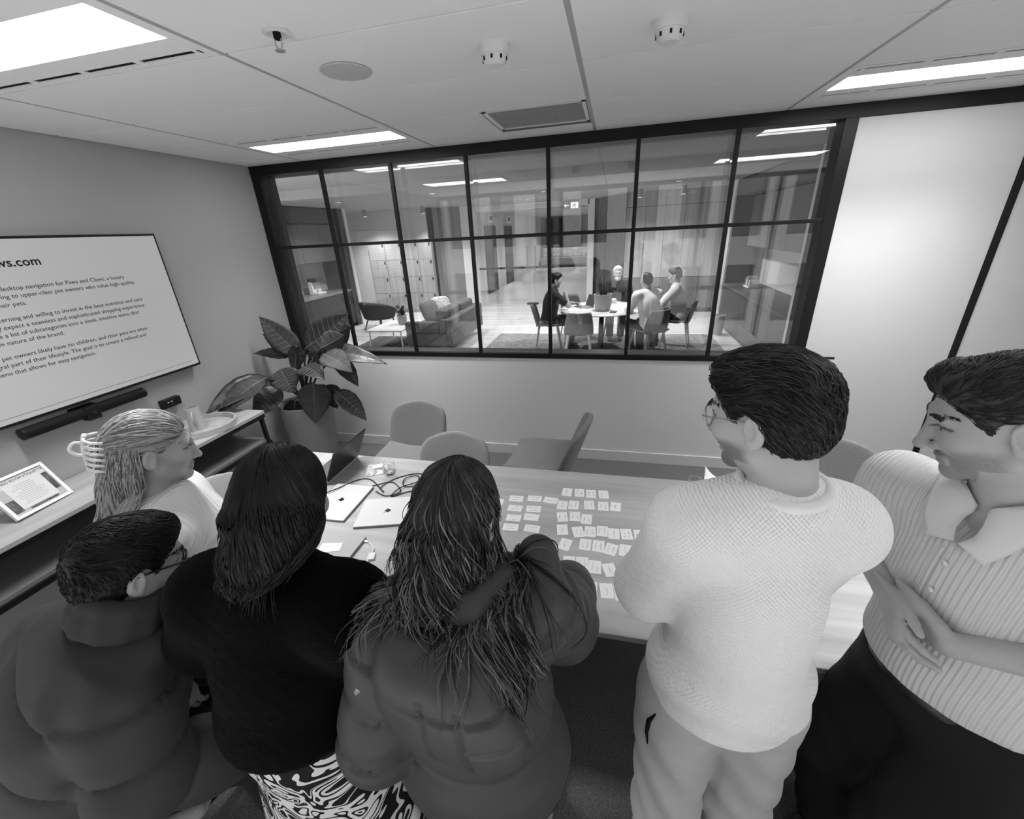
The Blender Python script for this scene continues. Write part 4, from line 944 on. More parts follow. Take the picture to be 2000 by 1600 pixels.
def hand_prims(W, D, Nn, thumb, curl=(.35, .5, .4), spread=.08, s=1.0, fl=None, tcurl=.3, tout=.75):
    """palm + four fingers + thumb; D finger direction, Nn palm normal, thumb = unit-ish side vector"""
    W, D, Nn, T = V3(W), V3(D), V3(Nn), V3(thumb); D = D / np.linalg.norm(D); Nn = Nn - D * (Nn @ D); Nn /= np.linalg.norm(Nn); T = T - D * (T @ D) - Nn * (T @ Nn); T /= np.linalg.norm(T)
    out = []
    out.append((lambda p: d_flat(p, W + D * .012 * s, W + D * .078 * s, .034 * s, .041 * s, Nn, .36), .008))
    offs = (.030, .010, -.010, -.029); Ls = ((.040, .024, .020), (.045, .028, .021), (.042, .026, .020), (.032, .019, .018)); R = (.0088, .009, .0086, .0076)
    for k in range(4):
        c = fl[k] if fl else curl
        b = W + D * (.086 - .004 * abs(k - 1.3)) * s + T * offs[k] * s; a = 0; p0 = b - D * .012 * s
        dirn = D + T * spread * (1.4 - k); dirn = dirn / np.linalg.norm(dirn); pts = [p0, b]
        for i in range(3):
            a += c[i]; v = dirn * math.cos(a) + Nn * math.sin(a); pts.append(pts[-1] + v * Ls[k][i] * s)
        for i in range(4):
            r0 = R[k] * s * (1.06, 1.0, .96, .9)[i]; r1 = R[k] * s * (1.0, .96, .9, .78)[i]
            out.append((lambda p, a_=pts[i], b_=pts[i + 1], r0=r0, r1=r1: d_cone(p, a_, b_, r0, r1), .0035 if i else .008))
    b = W + D * .022 * s + T * .026 * s; v1 = D * (1 - tout * .45) + T * tout + Nn * .25; v1 /= np.linalg.norm(v1); v2 = D * 1.0 + T * .15 + Nn * tcurl; v2 /= np.linalg.norm(v2)
    q1 = b + v1 * .045 * s; q2 = q1 + v2 * .032 * s; q3 = q2 + (v2 + Nn * tcurl * .5) * .022 * s
    for a_, b_, r0, r1, k in ((b, q1, .015, .0115, .012), (q1, q2, .011, .0098, .004), (q2, q3, .0098, .0078, .004)):
        out.append((lambda p, a_=a_, b_=b_, r0=r0 * s, r1=r1 * s: d_cone(p, a_, b_, r0, r1), k))
    return out
class Person:
    def __init__(s, name, label, j, tone=.36, build=1.0, head=1.0, jaw=1.0, female=False, nose=1.0):
        s.j = {k: V3(v) for k, v in j.items()}; s.label = label; s.tone = tone; s.b = build; s.hs = head; s.jaw = jaw; s.nose = nose
        s.HR = frame(j['hf']); s.hd = s.j['hd']; s.f = s.j['f'] / np.linalg.norm(s.j['f'])
        up = s.j['nk'] - s.j['pv']; s.TR = frame(s.f - up / np.linalg.norm(up) * (s.f @ up) / np.linalg.norm(up), up)   # torso frame
        s.kids = []; s.extra = []; s.female = female; s.o = np.array([s.j['pv'][0], s.j['pv'][1], 0.0])
    def hl(s, p): return (p - s.hd) @ s.HR
    def hw(s, q): return (np.asarray(q, np.float32) * s.hs) @ s.HR.T + s.hd
    def head(s, p): return head_field(s.hl(p), s.hs, s.jaw, s.nose)
    def neck(s):
        b = .85 if s.female else 1
        return [(s.head, .01), C_(s.hw((0, -.028, -.045)), s.j['nk'] + V3((0, 0, .0)), .052 * b, .058 * b, .03), E_(s.hw((0, .0, -.075)), (.04, .04, .035), None, .03)]
    def trunk(s, g=0.0, wx=1.0, wy=1.0, k=.07):
        j, T, b = s.j, s.TR, s.b; nk, ch, pv = j['nk'], j['ch'], j['pv']
        w = np.linalg.norm(j['sR'] - j['sL']) * .5
        P = [E_(ch, (w * .86 * wx + g, .108 * b * wy + g, .19 + g), T, k), E_(lerp(ch, pv, .5), (w * .78 * b * wx + g, .105 * b * wy + g, .17 + g), T, k), E_(pv, (.158 * b * wx + g, .118 * b * wy + g, .125 + g), T, k)]
        P += [C_(lerp(nk, j['sR'], .25) - V3((0, 0, .03)), j['sR'], .062 + g, .058 + g, .05), C_(lerp(nk, j['sL'], .25) - V3((0, 0, .03)), j['sL'], .062 + g, .058 + g, .05)]
        return P
    def arm(s, X, g=0.0, r=(.052, .042, .030), k=.035, end=1.0):
        a, e, w = s.j['s' + X], s.j['e' + X], s.j['w' + X]
        we = lerp(e, w, end)
        return [C_(a, e, r[0] + g, r[1] + g, k), C_(e, we, r[1] + g, r[1] + (r[2] - r[1]) * end + g, min(.03, k))]
    def leg(s, X, g=0.0, r=(.085, .055, .04), k=.05):
        h, kn, a = s.j['h' + X], s.j['k' + X], s.j['a' + X]
        return [C_(h, kn, r[0] + g, r[1] + g, k), C_(kn, a, r[1] + g, r[2] + g, .03)]
    def foot(s, X, g=0.0, k=.02):
        a = s.j['a' + X]; d = V3((s.f[0], s.f[1], 0)); return [C_(a - V3((0, 0, .035)) - d * .03, a - V3((0, 0, .05)) + d * .13, .036 + g, .028 + g, k)]
    def default_hands(s):
        P = []
        for X in 'RL':
            D = s.j['w' + X] - s.j['e' + X]; sd = s.TR[:, 0] * (1 if X == 'R' else -1)
            P += hand_prims(s.j['w' + X], D, -sd * .6 - V3((0, 0, .8)), s.f + V3((0, 0, .2)))
        return P
    def bounds(s, extra=.13):
        pts = np.array([v for k, v in s.j.items() if k not in ('hf', 'f')]); lo = pts.min(0) - extra; hi = pts.max(0) + extra; hi[2] = max(hi[2], s.hd[2] + .16); lo[2] = -.01
        return lo, hi
    def build_body(s, hands=None, h=.007, hh=.003, paint=None, headlow=-.16, slim=-.012):
        hp = s.default_hands() if hands is None else hands
        P = s.neck() + s.trunk(slim) + [q for X in 'RL' for q in s.arm(X, -.002, getattr(s, 'armr', (.052, .042, .030)), getattr(s, 'armk', .02)) + s.leg(X, -.004) + s.foot(X, -.004)] + hp
        hz = s.hd + (s.HR[:, 2] * headlow)
        up = (s.hd - s.j['nk']); up /= np.linalg.norm(up)
        zc = s.j['nk'] + up * .010
        F = field(P); FH = field(s.neck())
        v1, q1 = surf(cut(FH, [(zc - up * .004, -up)], .002), s.hd - .20, s.hd + .17, hh); v1 = relax(v1, q1, 1, .35)
        FB = field(P[1:])
        v2, q2 = surf(cut(FB, [(zc + up * .004, up)], .002), *s.bounds(), h)
        v = np.concatenate([v1, v2]); q = np.concatenate([q1, q2 + len(v1)])
        me = npmesh('person', v - s.o, q)
        q_ = s.hl(v) / s.hs; col = np.full(len(v), s.tone, np.float32)
        ax = np.abs(q_[:, 0]); y, z = q_[:, 1], q_[:, 2]; face = (y > .03) & (np.arange(len(v)) < len(v1))
        lips = face & (ax < .022) & (z < -.054) & (z > -.080) & (y > .085); col[lips] *= .72
        brow = np.zeros(len(v), bool) & face & (np.abs(z - (.034 - .10 * (ax - .03) ** 2 * 40 + .004)) < (.0024 if s.female else .0034)) & (ax > .012) & (ax < .048); col[brow] = .20 if s.female else .09
        ec = np.hypot((ax - .032) / .0135, (z - .008) / .0042); eye = face & (y > .068) & (ec < 1); col[eye] = .35
        iris = face & (y > .07) & (np.hypot(ax - .033, z - .008) < .0042); col[iris] = .02
        lash = face & (y > .060) & (ec >= .75) & (ec < 1.7) & (z > .0075); col[lash] *= .25
        col[face & (ec >= 1) & (ec < 2.0) & (z <= .008)] *= .9
        if paint: paint(col, q_, np.arange(len(v)) < len(v1))
        a = me.color_attributes.new('tone', 'FLOAT_COLOR', 'POINT'); a.data.foreach_set('color', np.stack([col, col, col, np.ones_like(col)], 1).ravel())
        o = link('person', me, mat('skin', .4, .5, .35, attr='tone', bump=.08, bscale=350)); o.location = s.o; tag(o, s.label, 'person'); s.obj = o; s.F = F
        return o
    def kid(s, name, v, q, m):
        return link(name, npmesh(name, v - s.o, q), m, s.obj)
    def garment(s, name, prims, planes, m, h=.007, disp=None, k=.006, it=2, lohi=None):
        F = cut(field(prims), planes, k); lo, hi = lohi or s.bounds(.2)
        v, q = surf(F, lo, hi, h); v = relax(v, q, it, .5)
        if disp is not None:
            n = vnormals(v, q); v = v + n * disp(v, n)[:, None].astype(np.float32)
        o = s.kid(name, v, q, m)
        return o, F
def strand_mesh(paths, rad, sides=3):
    """paths (S,K,3); rad (S,K)"""
    S, K, _ = paths.shape; t = np.gradient(paths, axis=1); t /= np.linalg.norm(t, axis=2, keepdims=True) + 1e-9
    ref = np.where(np.abs(t[..., 2:3]) < .95, np.array([0, 0, 1.0]), np.array([1.0, 0, 0])); a = np.cross(t, ref); a /= np.linalg.norm(a, axis=2, keepdims=True) + 1e-9; b = np.cross(t, a)
    ang = np.arange(sides) * 2 * math.pi / sides
    v = paths[:, :, None] + rad[:, :, None, None] * (a[:, :, None] * np.cos(ang)[:, None] + b[:, :, None] * np.sin(ang)[:, None])
    idx = np.arange(S * K * sides).reshape(S, K, sides); i0 = idx[:, :-1]; i1 = idx[:, 1:]
    q = np.stack([i0, np.roll(i0, -1, 2), np.roll(i1, -1, 2), i1], -1).reshape(-1, 4)
    return v.reshape(-1, 3), q
def grow(p0, d0, F, off, K, step, grav, rng, wave=0.0, wfreq=9.0, stiff=.82, pull=None, hug=0.0):
    """march strands: keep outside field F by off, bend to gravity"""
    S = len(p0); P = [p0.astype(np.float32)]; d = d0 / (np.linalg.norm(d0, axis=1, keepdims=True) + 1e-9); ph = rng.random(S) * 6.28; wd = rng.normal(size=(S, 3)) * .5 + np.array([1, .3, 0]); eps = .004
    step = np.broadcast_to(np.asarray(step, np.float32), (S,))
    for k in range(K - 1):
        tgt = d * stiff + np.array(grav) * (1 - stiff)
        if pull is not None: tgt = tgt + pull(P[-1], k / K) * (1 - stiff)
        tgt = tgt + wd * (wave * np.cos(wfreq * k / K * 6.28 + ph))[:, None]
        d = tgt / (np.linalg.norm(tgt, axis=1, keepdims=True) + 1e-9)
        p = (P[-1] + d * step[:, None]).astype(np.float32)
        for _ in range(2):
            dist = F(p); o = off if np.isscalar(off) else off
            g = np.stack([F(p + e) - dist for e in np.eye(3, dtype=np.float32) * eps], 1); g /= np.linalg.norm(g, axis=1, keepdims=True) + 1e-9
            push = np.maximum(0, o - dist); 
            if hug: push = np.where(dist > o, -hug * np.minimum(dist - o, .02), push)
            p = p + g * push[:, None]
        nd = p - P[-1]; d = nd / (np.linalg.norm(nd, axis=1, keepdims=True) + 1e-9); P.append(p.astype(np.float32))
    return np.stack(P, 1)
def tri_area_sample(v, q, n, rng, w=None):
    a = np.linalg.norm(np.cross(v[q[:, 2]] - v[q[:, 0]], v[q[:, 3]] - v[q[:, 1]]), axis=1)
    if w is not None: a = a * w
    i = rng.choice(len(q), n, p=a / a.sum()); u = rng.random((n, 1)); t = rng.random((n, 1))
    return (v[q[i, 0]] * (1 - u) + v[q[i, 1]] * u) * (1 - t) + (v[q[i, 3]] * (1 - u) + v[q[i, 2]] * u) * t
m_hblack = mat('hair black', .005, .48, .2); m_hdark = mat('hair dark brown', .008, .45, .22); m_hbrown = mat('hair brown', .035, .42, .25); m_hlight = mat('hair light brown', .17, .38, .5)
m_hblond = mat('hair blonde', .42, .36, .5); m_hblond2 = mat('hair dark blonde', .17, .36, .5); m_hgrey = mat('hair grey', .55, .5, .4)
def short_hair(P, m, m2, hl=((.085, .078), (-.022, -.055)), quiff=(.0, .055, .098, .056, .05, .034), thick=.010, n=1600, seed=1, comb=(0, -1, .1), length=.035, nape=-.075, h=.004, side=.0, lift=.25, hug=.5, flow=.7, rad=.0015):
    """cap of hair plus combed tufts; hl = hairline points (y,z) front and by the ear"""
    (y0, z0), (y1, z1) = hl; nl = np.array([(z0 - z1), -(y0 - y1)]); nl = nl / np.linalg.norm(nl)
    qx, qy, qz, a, b, c = quiff
    def F(p):
        q = P.hl(p) / P.hs
        d = d_ell(q, (0, -.016, .036), (.0765 + thick - side, .097 + thick, .087 + thick))
        d = smin(d, d_ell(q, (0, -.045, -.02), (.066 + thick * .5 - side, .058 + thick, .06)), .03)
        d = smin(d, d_ell(q, (qx, qy, qz), (a, b, c)), .03)
        d = d + .003 * wob(q, 90, seed) + .0022 * wob(q, 210, seed + 1)
        cutf = (q[:, 1] - y0) * nl[0] + (q[:, 2] - z0) * nl[1]
        cutf = cutf + .006 * wob(q, 120, seed + 5)
        d = smax(d, cutf, .006); d = smax(d, -d_ell(np.stack([np.abs(q[:, 0]), q[:, 1], q[:, 2]], 1), (.088, .004, -.012), (.028, .030, .040)), .006); d = smax(d, nape - q[:, 2] + .25 * (q[:, 1] + .06), .012)
        return d * P.hs
    v, q = surf(F, P.hd - .16, P.hd + .18, h)
    o = P.kid('hair', v, q, m)
    rng = np.random.default_rng(seed); p0 = tri_area_sample(v, q, n, rng); ql = P.hl(p0) / P.hs
    fl = np.stack([wob(ql, 38, seed + 11), wob(ql, 38, seed + 12), wob(ql, 38, seed + 13)], 1); d0 = np.tile(np.array(comb, float), (n, 1)) + rng.normal(size=(n, 3)) * .12 + fl * flow; d0[:, 0] += np.sign(ql[:, 0]) * .15
    bw = np.clip((.065 - ql[:, 2]) / .06, 0, 1)[:, None]; d0 = d0 * (1 - .6 * bw) + bw * np.array([0, -.4, -.9])
    nrm = ql / (np.linalg.norm(ql, axis=1, keepdims=True) + 1e-6)
    d0 = d0 @ P.HR.T
    K = 6; st = length * (.5 + rng.random(n)) * (1 - .5 * bw[:, 0]) / K
    nw = nrm @ P.HR.T; d0 = d0 - nw * ((d0 * nw).sum(1, keepdims=True) * (1 - lift))
    pa = grow(p0 - nw * .003, d0, F, .0012, K, st, (0, 0, -.6), rng, .10, 1.5, .9, hug=hug)
    rad = np.linspace(rad, rad * .2, K)[None] * (.6 + .8 * rng.random((n, 1)))
    half = rng.random(n) < .5
    for sel, mm in ((half, m), (~half, m2)):
        vv, qq = strand_mesh(pa[sel], rad[sel]); P_o = link('strands', npmesh('strands', vv - P.o, qq), mm, o)
    return o
def glasses(P, m_rim, thin=.0016, clear=True, rx=.023, rz=.019):
    t = P.obj
    def tr(q): return tuple(P.hw(q) - P.o)
    fr = MB()
    for s in (-1, 1):
        ring = [tr((s * .033 + rx * math.copysign(abs(math.cos(a)) ** .8, math.cos(a)), .101 - .25 * (abs(s * .033 + rx * math.cos(a)) - .01) ** 2 * 20, .004 + rz * math.copysign(abs(math.sin(a)) ** .8, math.sin(a)))) for a in np.linspace(0, 2 * math.pi, 25)]
        fr.tube(ring, thin, 6, False)
        fr.tube([tr((s * .056, .098, .012)), tr((s * .068, .088, .013)), tr((s * .079, .02, .012)), tr((s * .081, -.015, .008)), tr((s * .078, -.032, -.012))], thin * 1.1, 6)
    fr.tube([tr((-.011, .101, .010)), tr((0, .104, .013)), tr((.011, .101, .010))], thin, 6)
    g = fr.build('glasses', m_rim, t, True)
    for s in (-1, 1):
        MB().add([tr((s * .033 + rx * .95 * math.cos(a), .1005, .004 + rz * .95 * math.sin(a))) for a in np.linspace(0, 2 * math.pi, 20, endpoint=False)], [tuple(range(20))]).build('lens', pane_mat('spectacle lens', 1.5, .95), g)
def trace(F, o, d, n=60):
    """walk from o along d to the surface of F"""
    p = V3(o).copy(); d = V3(d); d = d / np.linalg.norm(d)
    for _ in range(n):
        x = float(F(p[None])[0]); p = p + d * x * .8
        if abs(x) < .0005: break
    return p
def along(v, P, pitch_t, pitch_a, w=.55):
    """quilting profile 0..1 between seams, following trunk and sleeve axes"""
    up = P.TR[:, 2]; st = (v - P.j['pv']) @ up; out = np.abs(np.sin(math.pi * (st / pitch_t + .12 * np.sin(((v - P.j['pv']) @ P.TR[:, 0]) * 9)))) ** w
    best = np.full(len(v), 9.0); arm = np.zeros(len(v))
    for X in 'RL':
        acc = 0
        for a, b in ((P.j['s' + X], P.j['e' + X]), (P.j['e' + X], P.j['w' + X])):
            ba = b - a; L = np.linalg.norm(ba); t = np.clip(((v - a) @ ba) / (L * L), 0, 1); d = np.linalg.norm(v - a - t[:, None] * ba, axis=1)
            tt = (acc + t * L) / pitch_a; m = d < best; arm = np.where(m, np.abs(np.sin(math.pi * tt)) ** w, arm); best = np.minimum(best, d); acc += L
    k = np.clip((.150 - best) / .045, 0, 1); k = k * k * (3 - 2 * k); out = out * (1 - k) + arm * k
    return out
def long_hair(P, mats, F, n=1600, K=26, length=.5, seed=3, wave=.10, wfreq=2.5, rad=.0028, part=0.0, ymax=.075, zmin=-.03, spread=.25, stiff=.8, off=.001, shell=True, back=(0, 0, 0), lenvar=.35, mid=0.0, m0=None, curtain=()):
    """parted hair grown from the scalp, falling over the collider F"""
    rng = np.random.default_rng(seed)
    def cap(p):
        q = P.hl(p) / P.hs; d = d_ell(q, (0, -.016, .036), (.081, .101, .091)); d = smin(d, d_ell(q, (0, -.04, -.03), (.073, .067, .07)), .03)
        for a, b, ra, rb in curtain: d = smin(d, d_cone(q, a, b, ra, rb), .04)
        d = d + .003 * wob(q, 80, seed)
        nl = np.array([.125, -.115]) / .17; c = (q[:, 1] - ymax) * nl[0] + (q[:, 2] - .07) * nl[1]
        d = smax(d, c, .01)
        return d * P.hs
    v, q = surf(cap, P.hd - .34, P.hd + .18, .006); o = P.kid('hair', v, q, m0)
    u = rng.normal(size=(n * 6, 3)); u /= np.linalg.norm(u, axis=1, keepdims=True); s = np.array([0, -.016, .036]) + u * np.array([.080, .100, .090])
    ok = (s[:, 2] > zmin + .5 * np.maximum(0, s[:, 1] + .0)) & (s[:, 1] < ymax) & ((s[:, 1] - ymax) * .125 - (s[:, 2] - .075) * .115 < 0); s = s[ok][:n]; u = u[ok][:n]; n = len(s)
    sd = np.clip((s[:, 0] - part) / .06, -1, 1); d0 = np.stack([sd * (.10 + .5 * ((s[:, 2] > .08) & (s[:, 1] > -.04))) + .05 * rng.normal(size=n), -.5 + .15 * rng.normal(size=n), np.full(n, -.8)], 1)
    d0 = d0 - u * (d0 * u).sum(1, keepdims=True); p0 = P.hw(s); d0 = d0 @ P.HR.T; s_out = np.array([0, -.016, .036]) + u * np.array([.083, .103, .093]); p0 = P.hw(s_out)
    L = length * (1 - lenvar * rng.random(n)) * (1 - mid * np.exp(-(s[:, 0] / .062) ** 2)); st = L / K
    tgt = ((np.clip((s[:, :1] - part) / .06, -1, 1) + .25 * rng.normal(size=(n, 1))) * P.HR[:, 0][None] * spread).astype(np.float32)
    wf = lambda p, t: tgt * (1 if t > .3 else .2) + np.array(back)
    pa = grow(p0, d0, lambda p: np.minimum(F(p), cap(p)), off, K, st, (0, 0, -1), rng, 0.0, wfreq, stiff, wf, hug=.12)
    tk = np.arange(K) / (K - 1); ph = rng.random((n, 1)) * 6.28; wa = wave * (.4 + rng.random((n, 1))) * np.clip((tk - .45) / .55, 0, 1)[None] ** 1.3
    pa = pa + (P.HR[:, 0][None, None] * np.sin(tk[None] * wfreq * 6.28 + ph)[..., None] + (-P.f)[None, None] * (.5 + .5 * np.cos(tk[None] * wfreq * 6.28 + ph))[..., None]) * wa[..., None]
    r = rad * (.6 + .7 * rng.random((n, 1))) * np.interp(np.arange(K) / (K - 1), (0, .15, .7, 1), (.6, 1, .9, .15))[None]
    lo, md, tip = mats; rt = rng.random((n, 1)); g = lo + (md - lo) * rt ** 2.5 + (tip - md) * np.clip((tk[None] - .30) / .5, 0, 1) * np.clip(rt * 1.5 - .45, 0, 1)
    vv, qq = strand_mesh(pa, r, 4); me = npmesh('strands', vv - P.o, qq); gg = np.repeat(g, 4, axis=1).ravel().astype(np.float32)
    a = me.color_attributes.new('tone', 'FLOAT_COLOR', 'POINT'); a.data.foreach_set('color', np.stack([gg, gg, gg, np.ones_like(gg)], 1).ravel())
    link('strands', me, mat('hair strands', .03, .42, .22, attr='tone'), o)
    return o

def eyebrows(P, m, n=170, seed=2, w=.0007):
    """two arcs of short hairs laid on the brow ridge"""
    r = np.random.default_rng(seed); out = []
    for sg in (-1, 1):
        t = r.random(n); x = .011 + .044 * t; z = .0315 + .0085 * np.sin(np.clip(t, 0, 1) * 2.4) - .004 * t + r.normal(size=n) * .0013
        q0 = np.stack([sg * x, np.full(n, .125), z], 1); p = P.hw(q0)
        for _ in range(25): p = p - (P.HR[:, 1][None] * (P.head(p) * .9)[:, None])
        d = np.stack([np.full(n, sg * 1.0), np.full(n, -.25), .35 - .75 * t], 1); d = (d / np.linalg.norm(d, axis=1, keepdims=True)) @ P.HR.T
        a = p + P.HR[:, 1][None] * .0006; out.append(np.stack([a, a + d * .0035 + P.HR[:, 1][None] * .0006, a + d * .0075], 1))
    for pa in out:
        vv, qq = strand_mesh(pa, np.tile(np.array([[w, w * .9, w * .3]]), (len(pa), 1))); P.kid('eyebrow', vv, qq, m)
def knit(name, g, px, pz, amp=.5, kind='waffle', rough=.9, axis=(0, 2), rot=0.0, rotz=0.0):
    """knitted relief: waffle (two crossed waves) or rib (one wave) in object space"""
    m = mat(name, g, rough, .15, sheen=.15); nt = m.node_tree; b = nt.nodes['Principled BSDF']; tc = N(m, 'TexCoord'); sp = N(m, 'SeparateXYZ')
    mp = N(m, 'Mapping'); mp.inputs['Rotation'].default_value = (0, rot, rotz); nt.links.new(tc.outputs['Object'], mp.inputs[0]); nt.links.new(mp.outputs[0], sp.inputs[0])
    def wave(k, per):
        a = N(m, 'Math', operation='MULTIPLY'); a.inputs[1].default_value = 2 * math.pi / per; s = N(m, 'Math', operation='SINE')
        nt.links.new(sp.outputs[k], a.inputs[0]); nt.links.new(a.outputs[0], s.inputs[0]); return s
    s1 = wave(axis[0], px); out = s1
    if kind == 'waffle':
        s2 = wave(axis[1], pz); mu = N(m, 'Math', operation='MULTIPLY'); nt.links.new(s1.outputs[0], mu.inputs[0]); nt.links.new(s2.outputs[0], mu.inputs[1]); out = mu
    bp = N(m, 'Bump'); bp.inputs['Strength'].default_value = amp; bp.inputs['Distance'].default_value = .003
    nt.links.new(out.outputs[0], bp.inputs['Height']); nt.links.new(bp.outputs[0], b.inputs['Normal'])
    return m
def ring_tube(P, name, c, n, r0, r, m, sq=1.0, fwd=None):
    """soft ring (collar, cuff, hem) round axis n"""
    F = frame(fwd if fwd is not None else P.f, n); pts = [tuple(V3(c) - P.o + F[:, 0] * r0 * math.cos(a) + F[:, 1] * r0 * sq * math.sin(a)) for a in np.linspace(0, 2 * math.pi, 33)]
    return MB().tube(pts, r, 8, False).build(name, m, P.obj, True)
def seams(v, lines, w=.008, amp=.012):
    d = np.full(len(v), 9.0)
    for L in lines:
        L = [V3(p) for p in L]
        for a, b in zip(L[:-1], L[1:]):
            ba = b - a; t = np.clip(((v - a) @ ba) / (ba @ ba), 0, 1); d = np.minimum(d, np.linalg.norm(v - a - t[:, None] * ba, axis=1))
    return -amp * np.exp(-(d / w) ** 2)

def beard(lo, hi, amt, back=-.03):
    def f(col, q, hd):
        ax = np.abs(q[:, 0]); z, y = q[:, 2], q[:, 1]
        m = hd & (z < hi - .35 * np.maximum(0, .05 - y)) & (z > lo) & (y > back) & ~((ax < .022) & (z > -.08) & (z < -.055) & (y > .08)) & ~((z > -.05) & (y > .05) & (ax < .05)) & ~((z < -.078) & (y < .045)) & (y > .0)
        e = np.clip(np.minimum(np.minimum((hi - .35 * np.maximum(0, .05 - y) - z) / .02, (y - .0) / .025), 1), 0, 1)[m]; col[m] *= 1 - e * (1 - amt) * (1 + .3 * wob(q[m], 500, 3))
    return f
# world-space skeletons: hd head centre, hf head forward, nk neck base, ch chest, pv pelvis, s/e/w arms, h/k/a legs, f body facing
J = {
'P5': dict(hd=(2.718,-2.715,1.688), hf=(-.80,.66,-.26), nk=(2.752,-2.76,1.555), ch=(2.735,-2.755,1.30), pv=(2.745,-2.725,.95), f=(-.25,.97,0),
  sR=(2.865,-2.735,1.47), eR=(2.90,-2.58,1.18), wR=(2.72,-2.50,1.20), sL=(2.60,-2.785,1.465), eL=(2.545,-2.70,1.22), wL=(2.73,-2.53,1.16),
  hR=(2.84,-2.71,.90), kR=(2.84,-2.73,.47), aR=(2.85,-2.80,.08), hL=(2.64,-2.74,.90), kL=(2.64,-2.78,.47), aL=(2.635,-2.84,.08)),
'P6': dict(hd=(3.155,-2.609,1.653), hf=(-.88,.35,-.36), nk=(3.223,-2.605,1.47), ch=(3.25,-2.61,1.26), pv=(3.28,-2.63,.95), f=(-.86,-.50,0),
  sR=(3.135,-2.465,1.415), eR=(3.115,-2.41,1.215), wR=(3.085,-2.608,1.21), sL=(3.33,-2.765,1.405), eL=(3.275,-2.805,1.255), wL=(3.138,-2.73,1.195),
  hR=(3.27,-2.53,.90), kR=(3.15,-2.53,.51), aR=(3.24,-2.52,.08), hL=(3.31,-2.74,.90), kL=(3.24,-2.73,.48), aL=(3.34,-2.75,.08)),
'P4': dict(hd=(2.135,-2.855,1.49), hf=(.10,.86,-.50), nk=(2.14,-2.93,1.36), ch=(2.16,-2.94,1.15), pv=(2.16,-2.93,.86), f=(.12,.99,0),
  sR=(2.29,-2.885,1.305), eR=(2.335,-2.76,1.12), wR=(2.33,-2.52,.98), sL=(2.02,-2.98,1.27), eL=(1.965,-3.03,1.0), wL=(1.96,-2.86,.84),
  hR=(2.25,-2.92,.84), kR=(2.25,-2.77,.47), aR=(2.25,-2.67,.09), hL=(2.07,-2.94,.84), kL=(2.06,-2.93,.47), aL=(2.06,-2.95,.09)),
'P3': dict(hd=(1.75,-2.89,1.515), hf=(-.1,.86,-.45), nk=(1.735,-2.96,1.37), ch=(1.725,-2.97,1.17), pv=(1.72,-2.985,.90), f=(-.1,.99,0),
  sR=(1.90,-2.96,1.30), eR=(1.94,-2.90,1.05), wR=(1.86,-2.70,.95), sL=(1.575,-2.975,1.30), eL=(1.475,-2.955,1.135), wL=(1.58,-2.76,1.05),
  hR=(1.81,-2.96,.88), kR=(1.81,-2.96,.48), aR=(1.81,-2.98,.09), hL=(1.63,-2.98,.88), kL=(1.63,-2.98,.48), aL=(1.63,-3.0,.09)),
'P2': dict(hd=(1.295,-2.955,1.31), hf=(.36,.87,-.34), nk=(1.28,-3.03,1.18), ch=(1.17,-3.09,.96), pv=(1.02,-3.13,.62), f=(.22,.97,0),
  sR=(1.345,-3.11,1.06), eR=(1.37,-3.16,.86), wR=(1.43,-3.02,.72), sL=(1.03,-3.04,1.09), eL=(1.03,-2.90,.86), wL=(1.22,-2.78,.74),
  hR=(1.06,-3.16,.57), kR=(1.38,-2.93,.56), aR=(1.38,-2.91,.09), hL=(.94,-3.06,.57), kL=(1.24,-2.80,.54), aL=(1.28,-2.78,.09)),
'P1': dict(hd=(1.06,-2.655,1.46), hf=(.62,.75,-.22), nk=(1.035,-2.70,1.30), ch=(1.02,-2.68,1.10), pv=(1.01,-2.67,.85), f=(.75,.62,0),
  sR=(1.14,-2.80,1.22), eR=(1.11,-2.88,.98), wR=(1.145,-2.915,.80), sL=(.94,-2.58,1.22), eL=(.93,-2.50,.99), wL=(1.0,-2.46,.78),
  hR=(1.03,-2.76,.82), kR=(1.05,-2.76,.46), aR=(1.02,-2.76,.09), hL=(1.0,-2.59,.82), kL=(1.03,-2.58,.46), aL=(1.0,-2.58,.09)),
}
# ------------------------------------------------------------ man in the white waffle-knit sweater, arms folded
P = Person('P5', 'standing man with glasses in a white waffle-knit sweater, arms folded, back turned', J['P5'], .42, 1.0, .96)
P.build_body(paint=beard(-.125, -.028, .45))
def sw_disp(v, n):
    z = v[:, 2]; d = .004 * wob(v, 22, 3) * np.clip((1.45 - z) * 2, 0, 1)
    fold = np.clip((1.16 - z) / .2, 0, 1) * np.clip((z - .9) / .05, 0, 1)
    return d + .009 * fold * np.sin((z * 1.0 + .35 * (v[:, 0] - 2.75) ** 2 * 4 + .25 * (v[:, 0] - 2.75)) * 62) * (.5 + .5 * wob(v, 8, 4)) 
m_sw = knit('white waffle knit', .88, .0085, .0085, .55, 'waffle')
T = P.trunk(.024, 1.02, 1.02) + P.arm('L', .018, (.062, .058, .045)) + P.arm('R', .018, (.062, .058, .045)) + [E_(P.j['pv'] + V3((0, 0, .08)), (.188, .14, .12), P.TR, .06)]
sw, _ = P.garment('sweater', T, [((2.752, -2.76, 1.58), (-.15, .25, 1)), ((2.745, -2.72, .925), (-.12, -.1, -1))], m_sw, .006, sw_disp)
ring_tube(P, 'collar', (2.754, -2.757, 1.567), (-.15, .25, 1), .071, .011, mat('sweater rib', .78, .9, .15), 1.02)
m_tr = mat('grey chinos', .46, .8, .2, var=.05, vscale=20, bump=.05, bscale=300)
